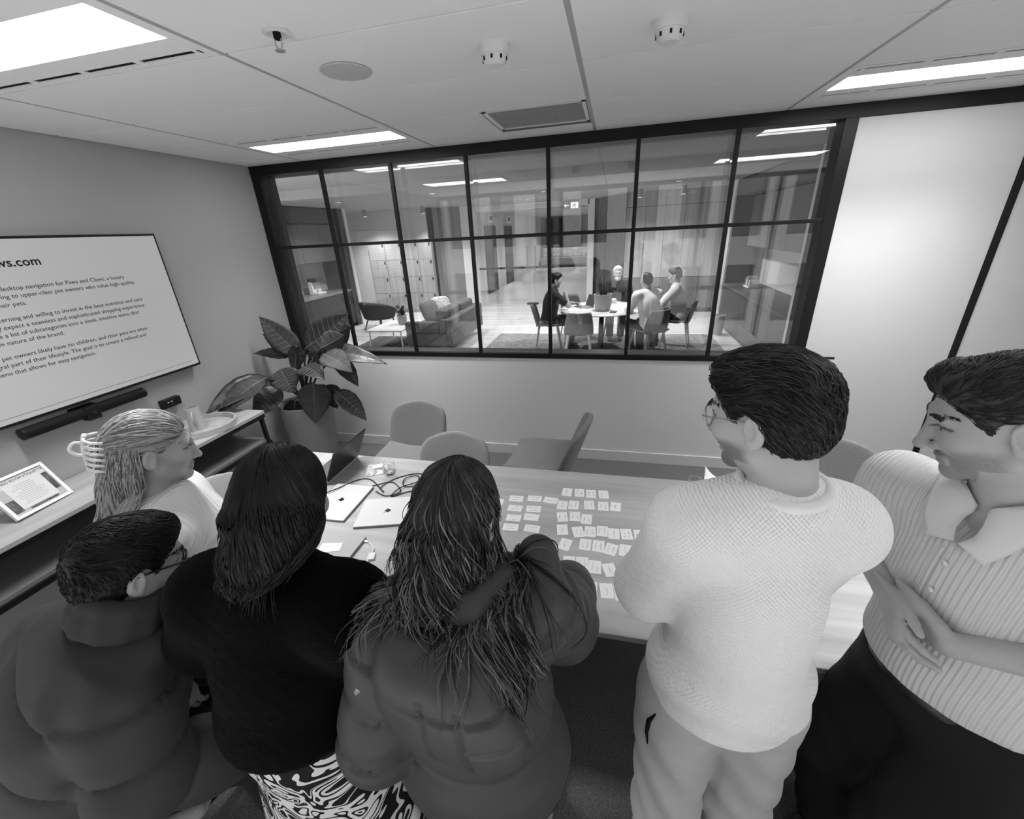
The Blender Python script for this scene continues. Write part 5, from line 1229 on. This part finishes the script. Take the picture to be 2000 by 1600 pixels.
def tr_disp(v, n):
    z = v[:, 2]; return .0035 * np.sin(z * 50 + (v[:, 0] - 2.74) * 45 + 9 * wob(v, 9, 11)) * np.clip((.90 - z) / .15, 0, 1) + .004 * wob(v, 26, 12)
_, TRF = P.garment('trousers', [E_(P.j['pv'] + V3((0, 0, .02)), (.178, .135, .13), P.TR, .05)] + P.leg('R', .018, (.088, .068, .058)) + P.leg('L', .018, (.088, .068, .058)), [((2.74, -2.80, 1.06), (0, 0, 1)), ((2.74, -2.80, .05), (0, 0, -1))], m_tr, .007, tr_disp)
for X in 'RL': P.garment('shoe', P.foot(X, .014), [((0, 0, 0.001), (0, 0, -1))], mat('shoe dark', .03, .5), .008)
short_hair(P, m_hdark, m_hbrown, ((.080, .078), (-.018, -.045)), (.0, .035, .090, .060, .062, .038), .011, 3200, 5, (.15, -.9, .1), .06, -.092, lift=.25)
eyebrows(P, m_hdark, seed=3)
glasses(P, mat('thin wire rim', .35, .25, .6, metal=.8), .0013, rx=.024, rz=.022)
MB().tube([tuple(trace(TRF, q_, (1, .9, 0)) - P.o) for q_ in ((2.40, -2.98, .93), (2.39, -2.97, .885), (2.40, -2.96, .84), (2.42, -2.95, .80))], [.002, .007, .006, .002], 6).build('pocket_slit', m_dark, P.obj)
# ------------------------------------------------------------ man in the ribbed short-sleeved shirt, hands clasped
P = Person('P6', 'standing man at the right in a ribbed short-sleeved shirt, hands clasped at his belt', J['P6'], .40, 1.06, nose=1.25)
wR, wL = P.j['wR'], P.j['wL']
HP = hand_prims(wR, (-.12, -.93, -.42), (.95, -.1, .1), (-.1, -.35, .95), fl=((.25, .35, .25), (.3, .4, .3), (.35, .45, .3), (.4, .5, .3)), tcurl=.1, tout=.45) \
   + hand_prims(wL, (-.52, .80, .03), (.80, .45, .12), (-.1, .0, 1), fl=((.12, .25, .2), (.15, .3, .2), (.2, .35, .25), (.25, .4, .3)), tcurl=.2, tout=.35, spread=.05)
P.armr = (.048, .037, .027); P.armk = .006; P.build_body(hands=HP, h=.005, paint=beard(-.125, -.022, .66), slim=-.022)
m_polo = knit('ribbed shirt', .66, .011, .011, .65, 'rib', .85, (1, 2), 0, -.524)
def half_sleeve(X, g, r0, r1, t=.66):
    a, e = P.j['s' + X], P.j['e' + X]; b_ = lerp(a, e, t); n_ = (e - a) / np.linalg.norm(e - a)
    return [(lambda p: smax(d_cone(p, a, e, r0 + g, r1 + g), (p - b_) @ n_, .006), .03)]
def po_disp(v, n): return .004 * wob(v, 20, 31) + .006 * wob(v, 45, 33) * np.clip((1.15 - v[:, 2]) * 5, 0, 1)
T = P.trunk(.020, 1.0, 1.0) + half_sleeve('R', .014, .06, .064) + half_sleeve('L', .014, .06, .064) + [E_(P.j['pv'] + V3((-.015, 0, .10)), (.172, .138, .10), P.TR, .06)]
TF = field(T)
def polo(p):
    d = TF(p); nkp = P.j['nk']; c = nkp + P.f * .105 + V3((0, 0, -.01)); return smax(d, -d_ell(p, c, (.030, .07, .075), frame(P.f, (0, 0, 1))), .008)
po, _ = P.garment('shirt', [(polo, .01)], [((3.223, -2.605, 1.475), (.30, 0, 1)), ((3.28, -2.63, 1.0), (0, 0, -1))], m_polo, .006, po_disp)
m_trim = mat('shirt trim', .68, .85, .15)
# open collar: band round the neck with two pointed leaves
nk = P.j['nk']; Rn = frame(P.f, (0, 0, 1))
def W_(x, y, z): return tuple(nk - P.o + Rn @ V3((x, y, z)))
def snap(p, off):
    p = V3(p)[None]
    for _ in range(3):
        d = polo(p); g = np.stack([polo(p + e) - d for e in np.eye(3, dtype=np.float32) * .004], 1); g /= np.linalg.norm(g) + 1e-9
        if d[0] < off or off < .0055: p = p + g * (off - d)[0] * (1 if d[0] < off else .8)
    return p[0]
def patch(A, B, Cc, D, sg, lift):
    q = [V3((k[0] * sg, k[1], k[2])) for k in (A, B, Cc, D)]
    def f(u, v):
        e = u * (1 - u) * 4; p = lerp(lerp(q[0], q[1], u), lerp(q[3], q[2], u), v); w = nk + Rn @ p
        return tuple(snap(w, .006 + lift * (1 - v) * (1 - u)) - P.o)
    return f
for sg in (-1, 1): MB().grid(patch((.060, .012, .032), (.004, .105, -.070), (.050, .105, -.088), (.090, .016, .010), sg, .012), 12, 8).build('collar', m_trim, P.obj, True, solid=.004)
MB().grid(lambda u, v: W_((.062 + .040 * v) * math.sin((u - .5) * 3.6), -(.068 + .030 * v) * math.cos((u - .5) * 3.6) + .012, .036 - .030 * v + .008 * math.sin(math.pi * v)), 25, 5).build('collar_stand', m_trim, P.obj, True, solid=.004)
for k, z in enumerate((1.345, 1.275, 1.205, 1.135)):
    s_ = trace(polo, nk + P.f * .35 + V3((.0, .0, z - nk[2])), -P.f)
    b_ = MB().lathe([(0, .0025), (.0055, .0025), (.006, .0), (.0055, -.002)], 14, cap0=False, cap1=False, M=Matrix.Rotation(-math.pi / 2, 4, 'Y')).build('button', mat('button', .8, .3, .5), P.obj, True); b_.location = tuple(s_ + P.f * .002 - P.o)
pl = [tuple(trace(polo, nk + P.f * .35 + P.TR[:, 0] * .016 + V3((0, 0, z - nk[2])), -P.f) + P.f * .0015 - P.o) for z in np.linspace(1.375, 1.03, 14)]
MB().tube(pl, .0022, 5).build('placket', m_trim, P.obj)
m_btr = mat('black trousers', .012, .8, .2, bump=.1, bscale=300)
def bt_disp(v, n): return .003 * np.sin(v[:, 2] * 45 + v[:, 0] * 30 + 8 * wob(v, 8, 41)) * np.clip((.9 - v[:, 2]) / .2, 0, 1) + .003 * wob(v, 24, 42)
P.garment('trousers', [E_(P.j['pv'], (.178, .142, .14), P.TR, .05)] + P.leg('R', .022, (.092, .074, .062)) + P.leg('L', .022, (.092, .074, .062)), [((3.28, -2.63, 1.02), (0, 0, 1)), ((3.28, -2.63, .05), (0, 0, -1))], m_btr, .007, bt_disp)
P.garment('belt', [E_(P.j['pv'], (.183, .147, .145), P.TR, .05)], [((3.28, -2.63, 1.004), (0, 0, 1)), ((3.28, -2.63, .968), (0, 0, -1))], mat('belt leather', .012, .35, .5), .005)
for X in 'RL': P.garment('shoe', P.foot(X, .014), [((0, 0, 0.001), (0, 0, -1))], mat('shoe dark', .03, .5), .008)
eyebrows(P, m_hbrown, 170, 6)
short_hair(P, m_hbrown, mat('hair mid brown', .022, .42, .25), ((.082, .082), (-.002, -.035)), (.012, .050, .096, .054, .040, .028), .008, 3200, 15, (.6, -.6, .1), .04, -.05, lift=.1)

# ------------------------------------------------------------ woman with long highlighted hair in the padded jacket
P = Person('P4', 'woman with long highlighted hair in a dark padded jacket with a hood, seen from behind', J['P4'], .38, .95, .97, female=True)
P.build_body()
m_puf = mat('padded nylon', .044, .55, .35, var=.06, vscale=6, bump=.06, bscale=120)
j = P.j
HOOD = [C_((2.02, -2.965, 1.335), (2.09, -3.055, 1.325), .042, .048, .03), C_((2.09, -3.055, 1.325), (2.22, -3.05, 1.335), .048, .05, .03), C_((2.22, -3.05, 1.335), (2.33, -2.935, 1.375), .05, .045, .03),
        C_((2.33, -2.935, 1.375), (2.30, -2.85, 1.41), .045, .04, .03), E_((2.165, -3.075, 1.205), (.155, .055, .15), frame((.12, .99, .15)), .05)]
JT = P.trunk(.042, 1.04, 1.05, .09) + P.arm('R', .034, (.062, .056, .05), .016) + P.arm('L', .034, (.062, .058, .05), .014) + [E_(lerp(j['pv'], j['ch'], .05), (.205, .155, .13), P.TR, .07)]
seam4 = [[(2.135, -3.5, 1.36), (2.135, -3.5, 1.0)]]
def pj_disp(v, n):
    a = along(v, P, .18, .13, .28); bk = (n @ P.f) < .3
    d = .016 * (a - .8) + .005 * wob(v, 16, 51) + .004 * wob(v, 40, 52)
    return d
jk, JF = P.garment('padded_jacket', JT, [((2.16, -2.93, .80), (-.1, .1, -1)), ((2.14, -2.92, 1.40), (0, .2, 1))], m_puf, .007, pj_disp)
def hood_disp(v, n):
    u = (v - V3((2.165, -3.1, 1.2))) @ P.TR[:, 0]; z = v[:, 2]; back = (n @ P.f) < 0
    d = -.008 * np.exp(-((np.abs(u - .02) - .035) / .005) ** 2) * (z < 1.32) - .008 * np.exp(-((z - 1.285 - .12 * u - .25 * u * u) / .006) ** 2) - .006 * np.exp(-((z - 1.20 - .3 * (u - .02)) / .005) ** 2) * (u > .055)
    return d * back + .003 * wob(v, 35, 55)
P.garment('hood', HOOD, [((2.16, -3.04, 1.02), (0, 0, -1))], m_puf, .005, hood_disp)
P.garment('collar', [C_((2.06, -2.92, 1.37), (2.11, -2.985, 1.385), .035, .035, .03), C_((2.11, -2.985, 1.385), (2.19, -2.985, 1.385), .035, .035, .03), C_((2.19, -2.985, 1.385), (2.24, -2.91, 1.39), .035, .035, .03)], [((0, 0, 1.3), (0, 0, -1))], m_puf, .006)
MB().lathe([(.0, .004), (.009, .004), (.011, 0), (.009, -.003)], 14, cap0=False, cap1=False, M=Matrix.Rotation(math.pi / 2, 4, 'X')).build('snap', m_steel, P.obj, loc=tuple(trace(JF, (1.99, -3.4, 1.235), (0, 1, 0)) - P.o))
P.garment('trousers', [E_(j['pv'], (.165, .13, .13), P.TR, .05)] + P.leg('R', .016, (.085, .062, .05)) + P.leg('L', .016, (.085, .062, .05)), [((0, 0, .95), (0, 0, 1)), ((0, 0, .07), (0, 0, -1))], mat('dark trousers', .015, .8), .008)
for X in 'RL':
    sh, _ = P.garment('trainer', P.foot(X, .018), [((0, 0, .012), (0, 0, -1))], mat('trainer grey', .35, .6), .006)
    P.garment('sole', P.foot(X, .022), [((0, 0, .001), (0, 0, -1)), ((0, 0, .03), (0, 0, 1))], mat('sole white', .8, .5), .006)
HCOL = field(JT + HOOD)
long_hair(P, (.008, .05, .22), HCOL, 3000, 30, .66, 61, .020, 1.8, .0018, .0, .07, -.03, .20, .62, .002, m0=m_hdark, lenvar=.35, mid=.60, curtain=(((0, -.05, -.05), (0, -.06, -.15), .070, .062),))

# ------------------------------------------------------------ woman in the black jumper
P = Person('P3', 'woman with dark shoulder-length hair in a black jumper and patterned skirt, seen from behind', J['P3'], .36, .95, .97, female=True)
P.build_body(); j = P.j
m_fuzz = mat('black wool', .0025, 1.0, .03, bump=.4, bscale=260, sheen=.02)
JT = P.trunk(.030, 1.05, 1.0, .09) + P.arm('R', .03, (.066, .064, .05)) + P.arm('L', .03, (.068, .066, .05)) + [E_(j['pv'] + V3((0, 0, .08)), (.19, .14, .12), P.TR, .07)]
P.garment('jumper', JT, [((1.72, -2.98, .985), (.08, .05, -1)), ((1.735, -2.96, 1.405), (0, .15, 1))], m_fuzz, .007, lambda v, n: .006 * wob(v, 18, 71) + .002 * wob(v, 300, 72))
m_skirt = mat('patterned skirt', .5, .8, .15); nt = m_skirt.node_tree; tc = N(m_skirt, 'TexCoord'); mp = N(m_skirt, 'Mapping'); mp.inputs['Scale'].default_value = (1, .6, 1)
n1 = N(m_skirt, 'TexNoise'); n1.inputs['Scale'].default_value = 7.5; n1.inputs['Detail'].default_value = 1.0; n1.inputs['Distortion'].default_value = 2.2
cr = N(m_skirt, 'ValToRGB'); cr.color_ramp.interpolation = 'CONSTANT'; e = cr.color_ramp.elements; e[0].position = 0; e[0].color = (.012, .012, .012, 1); e[1].position = .505; e[1].color = (.72, .72, .72, 1)
for ps, g in ((.40, .70), (.445, .012), (.60, .012), (.645, .7)): q_ = e.new(ps); q_.color = (g, g, g, 1)
nt.links.new(tc.outputs['Object'], mp.inputs[0]); nt.links.new(mp.outputs[0], n1.inputs['Vector']); nt.links.new(n1.outputs['Fac'], cr.inputs[0]); nt.links.new(cr.outputs[0], nt.nodes['Principled BSDF'].inputs['Base Color'])
P.garment('skirt', [E_(j['pv'] + V3((0, 0, .03)), (.178, .135, .14), P.TR, .05), (lambda p: d_flat(p, (1.72, -2.975, .88), (1.72, -2.975, .30), .175, .24, (0, 1, 0), .78), .06)], [((0, 0, 1.06), (0, 0, 1)), ((0, 0, .34), (0, 0, -1))], m_skirt, .008, lambda v, n: .012 * np.sin(np.arctan2(v[:, 1] + 2.975, v[:, 0] - 1.72) * 9) * np.clip((.85 - v[:, 2]) * 2, 0, 1))
for X in 'RL': P.garment('shoe', P.foot(X, .014), [((0, 0, 0.001), (0, 0, -1))], mat('shoe dark', .03, .5), .008)
long_hair(P, (.004, .010, .035), field(JT), 1900, 22, .225, 81, .008, 1.2, .0027, .01, .07, -.04, .04, .62, .001, m0=m_hblack, lenvar=.25, curtain=(((0, -.05, -.04), (0, -.06, -.10), .078, .066), ((-.06, 0, -.04), (-.066, -.01, -.11), .034, .030), ((.06, 0, -.04), (.066, -.01, -.11), .034, .030)))
# ------------------------------------------------------------ seated man with glasses in the padded jacket
P = Person('P2', 'seated man with dark glasses and a dark padded jacket at the lower left', J['P2'], .33, 1.0)
P.build_body(paint=beard(-.125, -.03, .8)); j = P.j
m_puf2 = mat('padded matt', .036, .7, .3, var=.06, vscale=6, bump=.06, bscale=120)
JT = P.trunk(.055, 1.08, 1.2, .09) + P.arm('R', .044, (.064, .06, .045), .016) + P.arm('L', .044, (.064, .06, .045), .016) + [E_(lerp(j['pv'], j['ch'], .1), (.215, .21, .16), P.TR, .07)]
P.garment('padded_jacket', JT, [(j['pv'] - V3((0, 0, .12)), (0, 0, -1)), (j['nk'] + V3((0, 0, .03)), (.4, .0, .9))], m_puf2, .007, lambda v, n: .026 * (along(v, P, .17, .14, .28) - .82) + .005 * wob(v, 16, 91) + .003 * wob(v, 40, 92))
zc_ = V3((.30, .40, .865)); zc_ /= np.linalg.norm(zc_); xc_ = V3((.95, -.1, -.3)); xc_ -= zc_ * (xc_ @ zc_); xc_ /= np.linalg.norm(xc_); Fc = np.stack([xc_, np.cross(zc_, xc_), zc_], 1)
cp = [V3((1.285, -3.01, 1.222)) + Fc[:, 0] * .078 * math.cos(a) + Fc[:, 1] * .074 * math.sin(a) for a in np.linspace(0, 2 * math.pi, 13)]
COLL = [C_(a + Fc[:, 2] * h_, b + Fc[:, 2] * h_, r_c, r_c, .02) for h_, r_c in ((-.01, .022), (.02, .020), (.05, .017)) for a, b in zip(cp[:-1], cp[1:])]
P.garment('collar', COLL, [((0, 0, .9), (0, 0, -1))], mat('collar lining', .03, .75, .25), .005, lambda v, n: .003 * wob(v, 45, 93))
P.garment('trousers', [E_(j['pv'] - V3((0, 0, .03)), (.165, .13, .11), P.TR, .05)] + P.leg('R', .016, (.085, .066, .055)) + P.leg('L', .016, (.085, .066, .055)), [((0, 0, .07), (0, 0, -1))], mat('dark trousers', .015, .8), .008)
for X in 'RL': P.garment('shoe', P.foot(X, .014), [((0, 0, 0.001), (0, 0, -1))], mat('shoe dark', .03, .5), .008)
short_hair(P, m_hblack, m_hdark, ((.080, .080), (-.004, -.030)), (.0, .038, .092, .062, .046, .034), .012, 3200, 25, (.15, .8, .1), .04, -.055, lift=.25)
eyebrows(P, m_hblack, seed=4)
glasses(P, mat('black acetate', .01, .3, .5), .0026, rx=.025, rz=.019)

# ------------------------------------------------------------ blonde woman in the white ribbed jumper
P = Person('P1', 'blonde woman in a white ribbed jumper, hair held by a white claw clip', J['P1'], .43, .95, .96, .92, female=True)
P.build_body(); j = P.j
m_rib = knit('white rib knit', .82, .012, .012, .6, 'rib', .9, (0, 2), .5)
JT = P.trunk(.034, 1.05, 1.2, .09) + P.arm('R', .028, (.066, .068, .055)) + P.arm('L', .028, (.066, .068, .055)) + [E_(j['pv'] + V3((0, 0, .05)), (.185, .16, .12), P.TR, .07), E_(j['ch'] + P.f * .075 + V3((0, 0, .02)), (.13, .08, .10), P.TR, .05),
     C_(j['nk'] + V3((0, 0, -.03)), j['nk'] + V3((.01, 0, .005)), .10, .078, .05)]
P.garment('jumper', JT, [(j['pv'] - V3((0, 0, .02)), (0, 0, -1)), (j['nk'] + V3((0, 0, .028)), (-.12, -.05, 1))], m_rib, .006, lambda v, n: .006 * wob(v, 18, 95))
P.garment('cuff', [C_(lerp(j['eR'], j['wR'], .62), lerp(j['eR'], j['wR'], .98), .066, .05, .01)], [(lerp(j['eR'], j['wR'], .60), j['eR'] - j['wR']), (lerp(j['eR'], j['wR'], 1.0), j['wR'] - j['eR'])], knit('cuff knit', .78, .010, .01, .6, 'rib', .9, (0, 2), .5), .006)
P.garment('trousers', [E_(j['pv'], (.165, .13, .13), P.TR, .05)] + P.leg('R', .016, (.085, .062, .05)) + P.leg('L', .016, (.085, .062, .05)), [((0, 0, .07), (0, 0, -1))], mat('dark trousers', .015, .8), .008)
for X in 'RL': P.garment('shoe', P.foot(X, .014), [((0, 0, 0.001), (0, 0, -1))], mat('shoe dark', .03, .5), .008)
eyebrows(P, m_hblond2, 45, 5, .0006)
# half-up hair: swept back to the clip, the rest falling behind the ear
rng = np.random.default_rng(97); clip = np.array([0, -.118, .028])
def capb(p):
    q = P.hl(p) / P.hs; d = d_ell(q, (0, -.016, .037), (.081, .102, .090)); d = smin(d, d_ell(q, (0, -.045, -.03), (.07, .06, .07)), .03)
    d = smin(d, d_cone(q, (0, -.075, -.04), (0, -.105, -.22), .055, .05), .04) + .002 * wob(q, 90, 7)
    nl = np.array([.125, -.115]) / .17; return smax(smax(d, (q[:, 1] - .088) * nl[0] + (q[:, 2] - .075) * nl[1], .008), -d_ell(np.stack([np.abs(q[:, 0]), q[:, 1], q[:, 2]], 1), (.09, .0, -.01), (.02, .03, .04)), .006) * P.hs
v, q = surf(capb, P.hd - .34, P.hd + .17, .005); hair = P.kid('hair', v, q, m_hblond2)
n = 1500; u = rng.normal(size=(n * 8, 3)); u /= np.linalg.norm(u, axis=1, keepdims=True); s = np.array([0, -.016, .037]) + u * np.array([.081, .102, .090])
ok = (s[:, 2] > .02) & ((s[:, 1] - .088) * .125 - (s[:, 2] - .075) * .115 < .0); s = s[ok][:n]; n = len(s)
K = 14; tt = np.linspace(0, 1, K)[None, :, None]; e_ = clip + rng.normal(size=(n, 3)) * np.array([.012, .006, .010])
c0 = np.array([0, -.016, .037]); a_ = (s - c0) / np.array([.081, .102, .090]); b_ = (e_ - c0) / np.array([.081, .102, .090]); mid = a_[:, None] * (1 - tt) + b_[:, None] * tt
rr = np.linalg.norm(mid, axis=2, keepdims=True); want = np.linalg.norm(a_, axis=1)[:, None, None] * (1 - tt) + np.linalg.norm(b_, axis=1)[:, None, None] * tt
pl_ = c0 + mid / rr * (want + .025 * rng.random((n, 1, 1))) * np.array([.081, .102, .090]); pa1 = P.hw(pl_.reshape(-1, 3)).reshape(n, K, 3)
r1 = .0017 * (.6 + .8 * rng.random((n, 1))) * np.interp(np.arange(K) / (K - 1), (0, .1, .9, 1), (.4, 1, 1, .7))[None]
n2 = 2600; an = (rng.random(n2) - .5) * 2.9; s2 = np.stack([.084 * np.sin(an), -.020 - .106 * np.cos(an), -.055 + .10 * rng.random(n2)], 1)
d2 = np.tile(np.array([0, -.25, -1.0]), (n2, 1)) + rng.normal(size=(n2, 3)) * .12; d2[:, 0] += s2[:, 0] * 2
HC = field(JT); pa2 = grow(P.hw(s2), d2 @ P.HR.T, lambda p: np.minimum(HC(p), capb(p)), .001, 24, .40 * (1 - .3 * rng.random(n2)) / 24, (0, 0, -1), rng, .05, 2.2, .75, lambda p, t: V3((-.16, -.05, 0)) * np.ones((len(p), 1)), hug=.05)
r2 = .0018 * (.6 + .8 * rng.random((n2, 1))) * np.interp(np.arange(24) / 23, (0, .15, .7, 1), (.6, 1, .9, .15))[None]
for pa, r in ((pa1, r1), (pa2, r2)):
    g = rng.random(len(pa)) < .62
    for sel, mm in ((g, m_hblond), (~g, m_hblond2)):
        vv, qq = strand_mesh(pa[sel], r[sel], 4); link('strands', npmesh('strands', vv - P.o, qq), mm, hair)
# claw clip
m_claw = mat('claw clip white', .82, .25, .5); cl = MB()
for s_ in (-1, 1):
    for k in range(6):
        zz = .055 - k * .018; cl.tube([tuple(P.hw(p_) - P.o) for p_ in ((s_ * .004, -.158, zz + .004), (s_ * .026, -.155, zz), (s_ * .046, -.138, zz - .002), (s_ * .050, -.112, zz - .004))], .0042, 6)
    cl.tube([tuple(P.hw(p_) - P.o) for p_ in smooth_path([(s_ * .006, -.155, .066), (s_ * .008, -.160, .03), (s_ * .006, -.155, -.045)], 4)], .006, 6)
cl.tube([tuple(P.hw(p_) - P.o) for p_ in smooth_path([(.004, -.158, .040), (.008, -.178, .045), (.005, -.190, .025), (.0, -.178, .005), (-.003, -.158, .0)], 5)], .0045, 6)
cl.build('claw_clip', m_claw, P.obj, True)
MB().lathe([(0, -.004), (.004, 0), (0, .004)], 8, cap0=False, cap1=False).build('earring', m_steel, P.obj, loc=tuple(P.hw((.084, .0, -.042)) - P.o))
# ------------------------------------------------------------ four people at the round table in the lounge
def seated(label, x, y, yaw, tone, m_top, hairm, hair='short', over=None, sleeves=True, lean=0.0):
    L = dict(pv=(0, 0, .54), ch=(0, .05 + lean * .5, .86), nk=(0, .09 + lean, 1.07), hd=(0, .13 + lean * 1.2, 1.215), sR=(.19, .08 + lean * .9, 1.0), sL=(-.19, .08 + lean * .9, 1.0), eR=(.23, .27, .78), eL=(-.23, .27, .78), wR=(.10, .46, .79), wL=(-.10, .46, .79),
             hR=(.09, .02, .52), hL=(-.09, .02, .52), kR=(.11, .42, .51), kL=(-.11, .42, .51), aR=(.10, .38, .09), aL=(-.10, .36, .09))
    hf = (0, 1, -.25)
    if over: L.update({k: v for k, v in over.items() if k != 'hf'}); hf = over.get('hf', hf)
    c, s_ = math.cos(yaw), math.sin(yaw); R = lambda p: (p[0] * c - p[1] * s_, p[0] * s_ + p[1] * c, p[2])
    j = {k: tuple(np.array(R(v)) + np.array((x, y, 0))) for k, v in L.items()}; j['hf'] = R(hf); j['f'] = R((0, 1, 0))
    P = Person('bg', label, j, tone); P.build_body(h=.011, hh=.006)
    e = 1.0 if sleeves else 0
    T = P.trunk(.02, 1.02, 1.1)
    for X in 'RL': T += P.arm(X, .014, (.058, .05, .042), end=.85) if sleeves else [C_(P.j['s' + X], lerp(P.j['s' + X], P.j['e' + X], .7), .072, .066, .04)]
    P.garment('shirt', T, [(P.j['nk'] + V3((0, 0, .035)), (0, 0, 1)), (P.j['pv'] - V3((0, 0, .06)), (0, 0, -1))], m_top, .012, lambda v, n: .005 * wob(v, 25, 5))
    P.garment('trousers', [E_(P.j['pv'] - V3((0, 0, .02)), (.165, .13, .10), P.TR, .05)] + P.leg('R', .012, (.082, .066, .055)) + P.leg('L', .012, (.082, .066, .055)), [((0, 0, .08), (0, 0, -1))], MATS['dark trousers'], .013)
    for X in 'RL': P.garment('shoe', P.foot(X, .014), [((0, 0, .001), (0, 0, -1))], MATS['shoe dark'], .012)
    if hair == 'bald': short_hair(P, hairm, hairm, ((-.02, .06), (-.03, -.05)), (0, -.05, .02, .06, .06, .05), .004, 150, 8, length=.02, h=.008)
    else: short_hair(P, hairm, hairm, ((.08, .08), (-.01, -.04)), (0, .05, .09, .055, .05, .034), .012, 250, 8, length=.03, h=.008)
    return P
m_dk = mat('dark shirt', .012, .8); m_ws = mat('white shirt', .72, .8, .2, var=.04, vscale=30); m_ws2 = mat('pale check shirt', .62, .8, .2, var=.12, vscale=60)
P = seated('seated man in a dark shirt with his hand at his chin', 1.32, 3.95, -1.42, .30, m_dk, m_hblack, over=dict(wR=(.09, .27, 1.08), eR=(.20, .34, .80), hf=(-.1, 1, -.25)), sleeves=False)
P = seated('white-haired bearded man in a dark top facing the glass', 2.50, 4.98, math.pi, .40, m_dk, m_hgrey, over=dict(wL=(-.22, .36, 1.02), hf=(-.1, 1, -.1)))
P.garment('beard', [E_(P.hw((0, .06, -.085)), (.055, .045, .05), P.HR, .02)], [(P.hw((0, 0, -.045)), P.HR[:, 2])], m_hgrey, .008)
P = seated('balding man in a white shirt with his back to the glass', 3.03, 3.42, .55, .34, m_ws, m_hdark, 'bald', lean=.05)
P = seated('man in a pale check shirt at the right of the round table', 3.56, 4.22, 1.35, .34, m_ws2, m_hbrown)
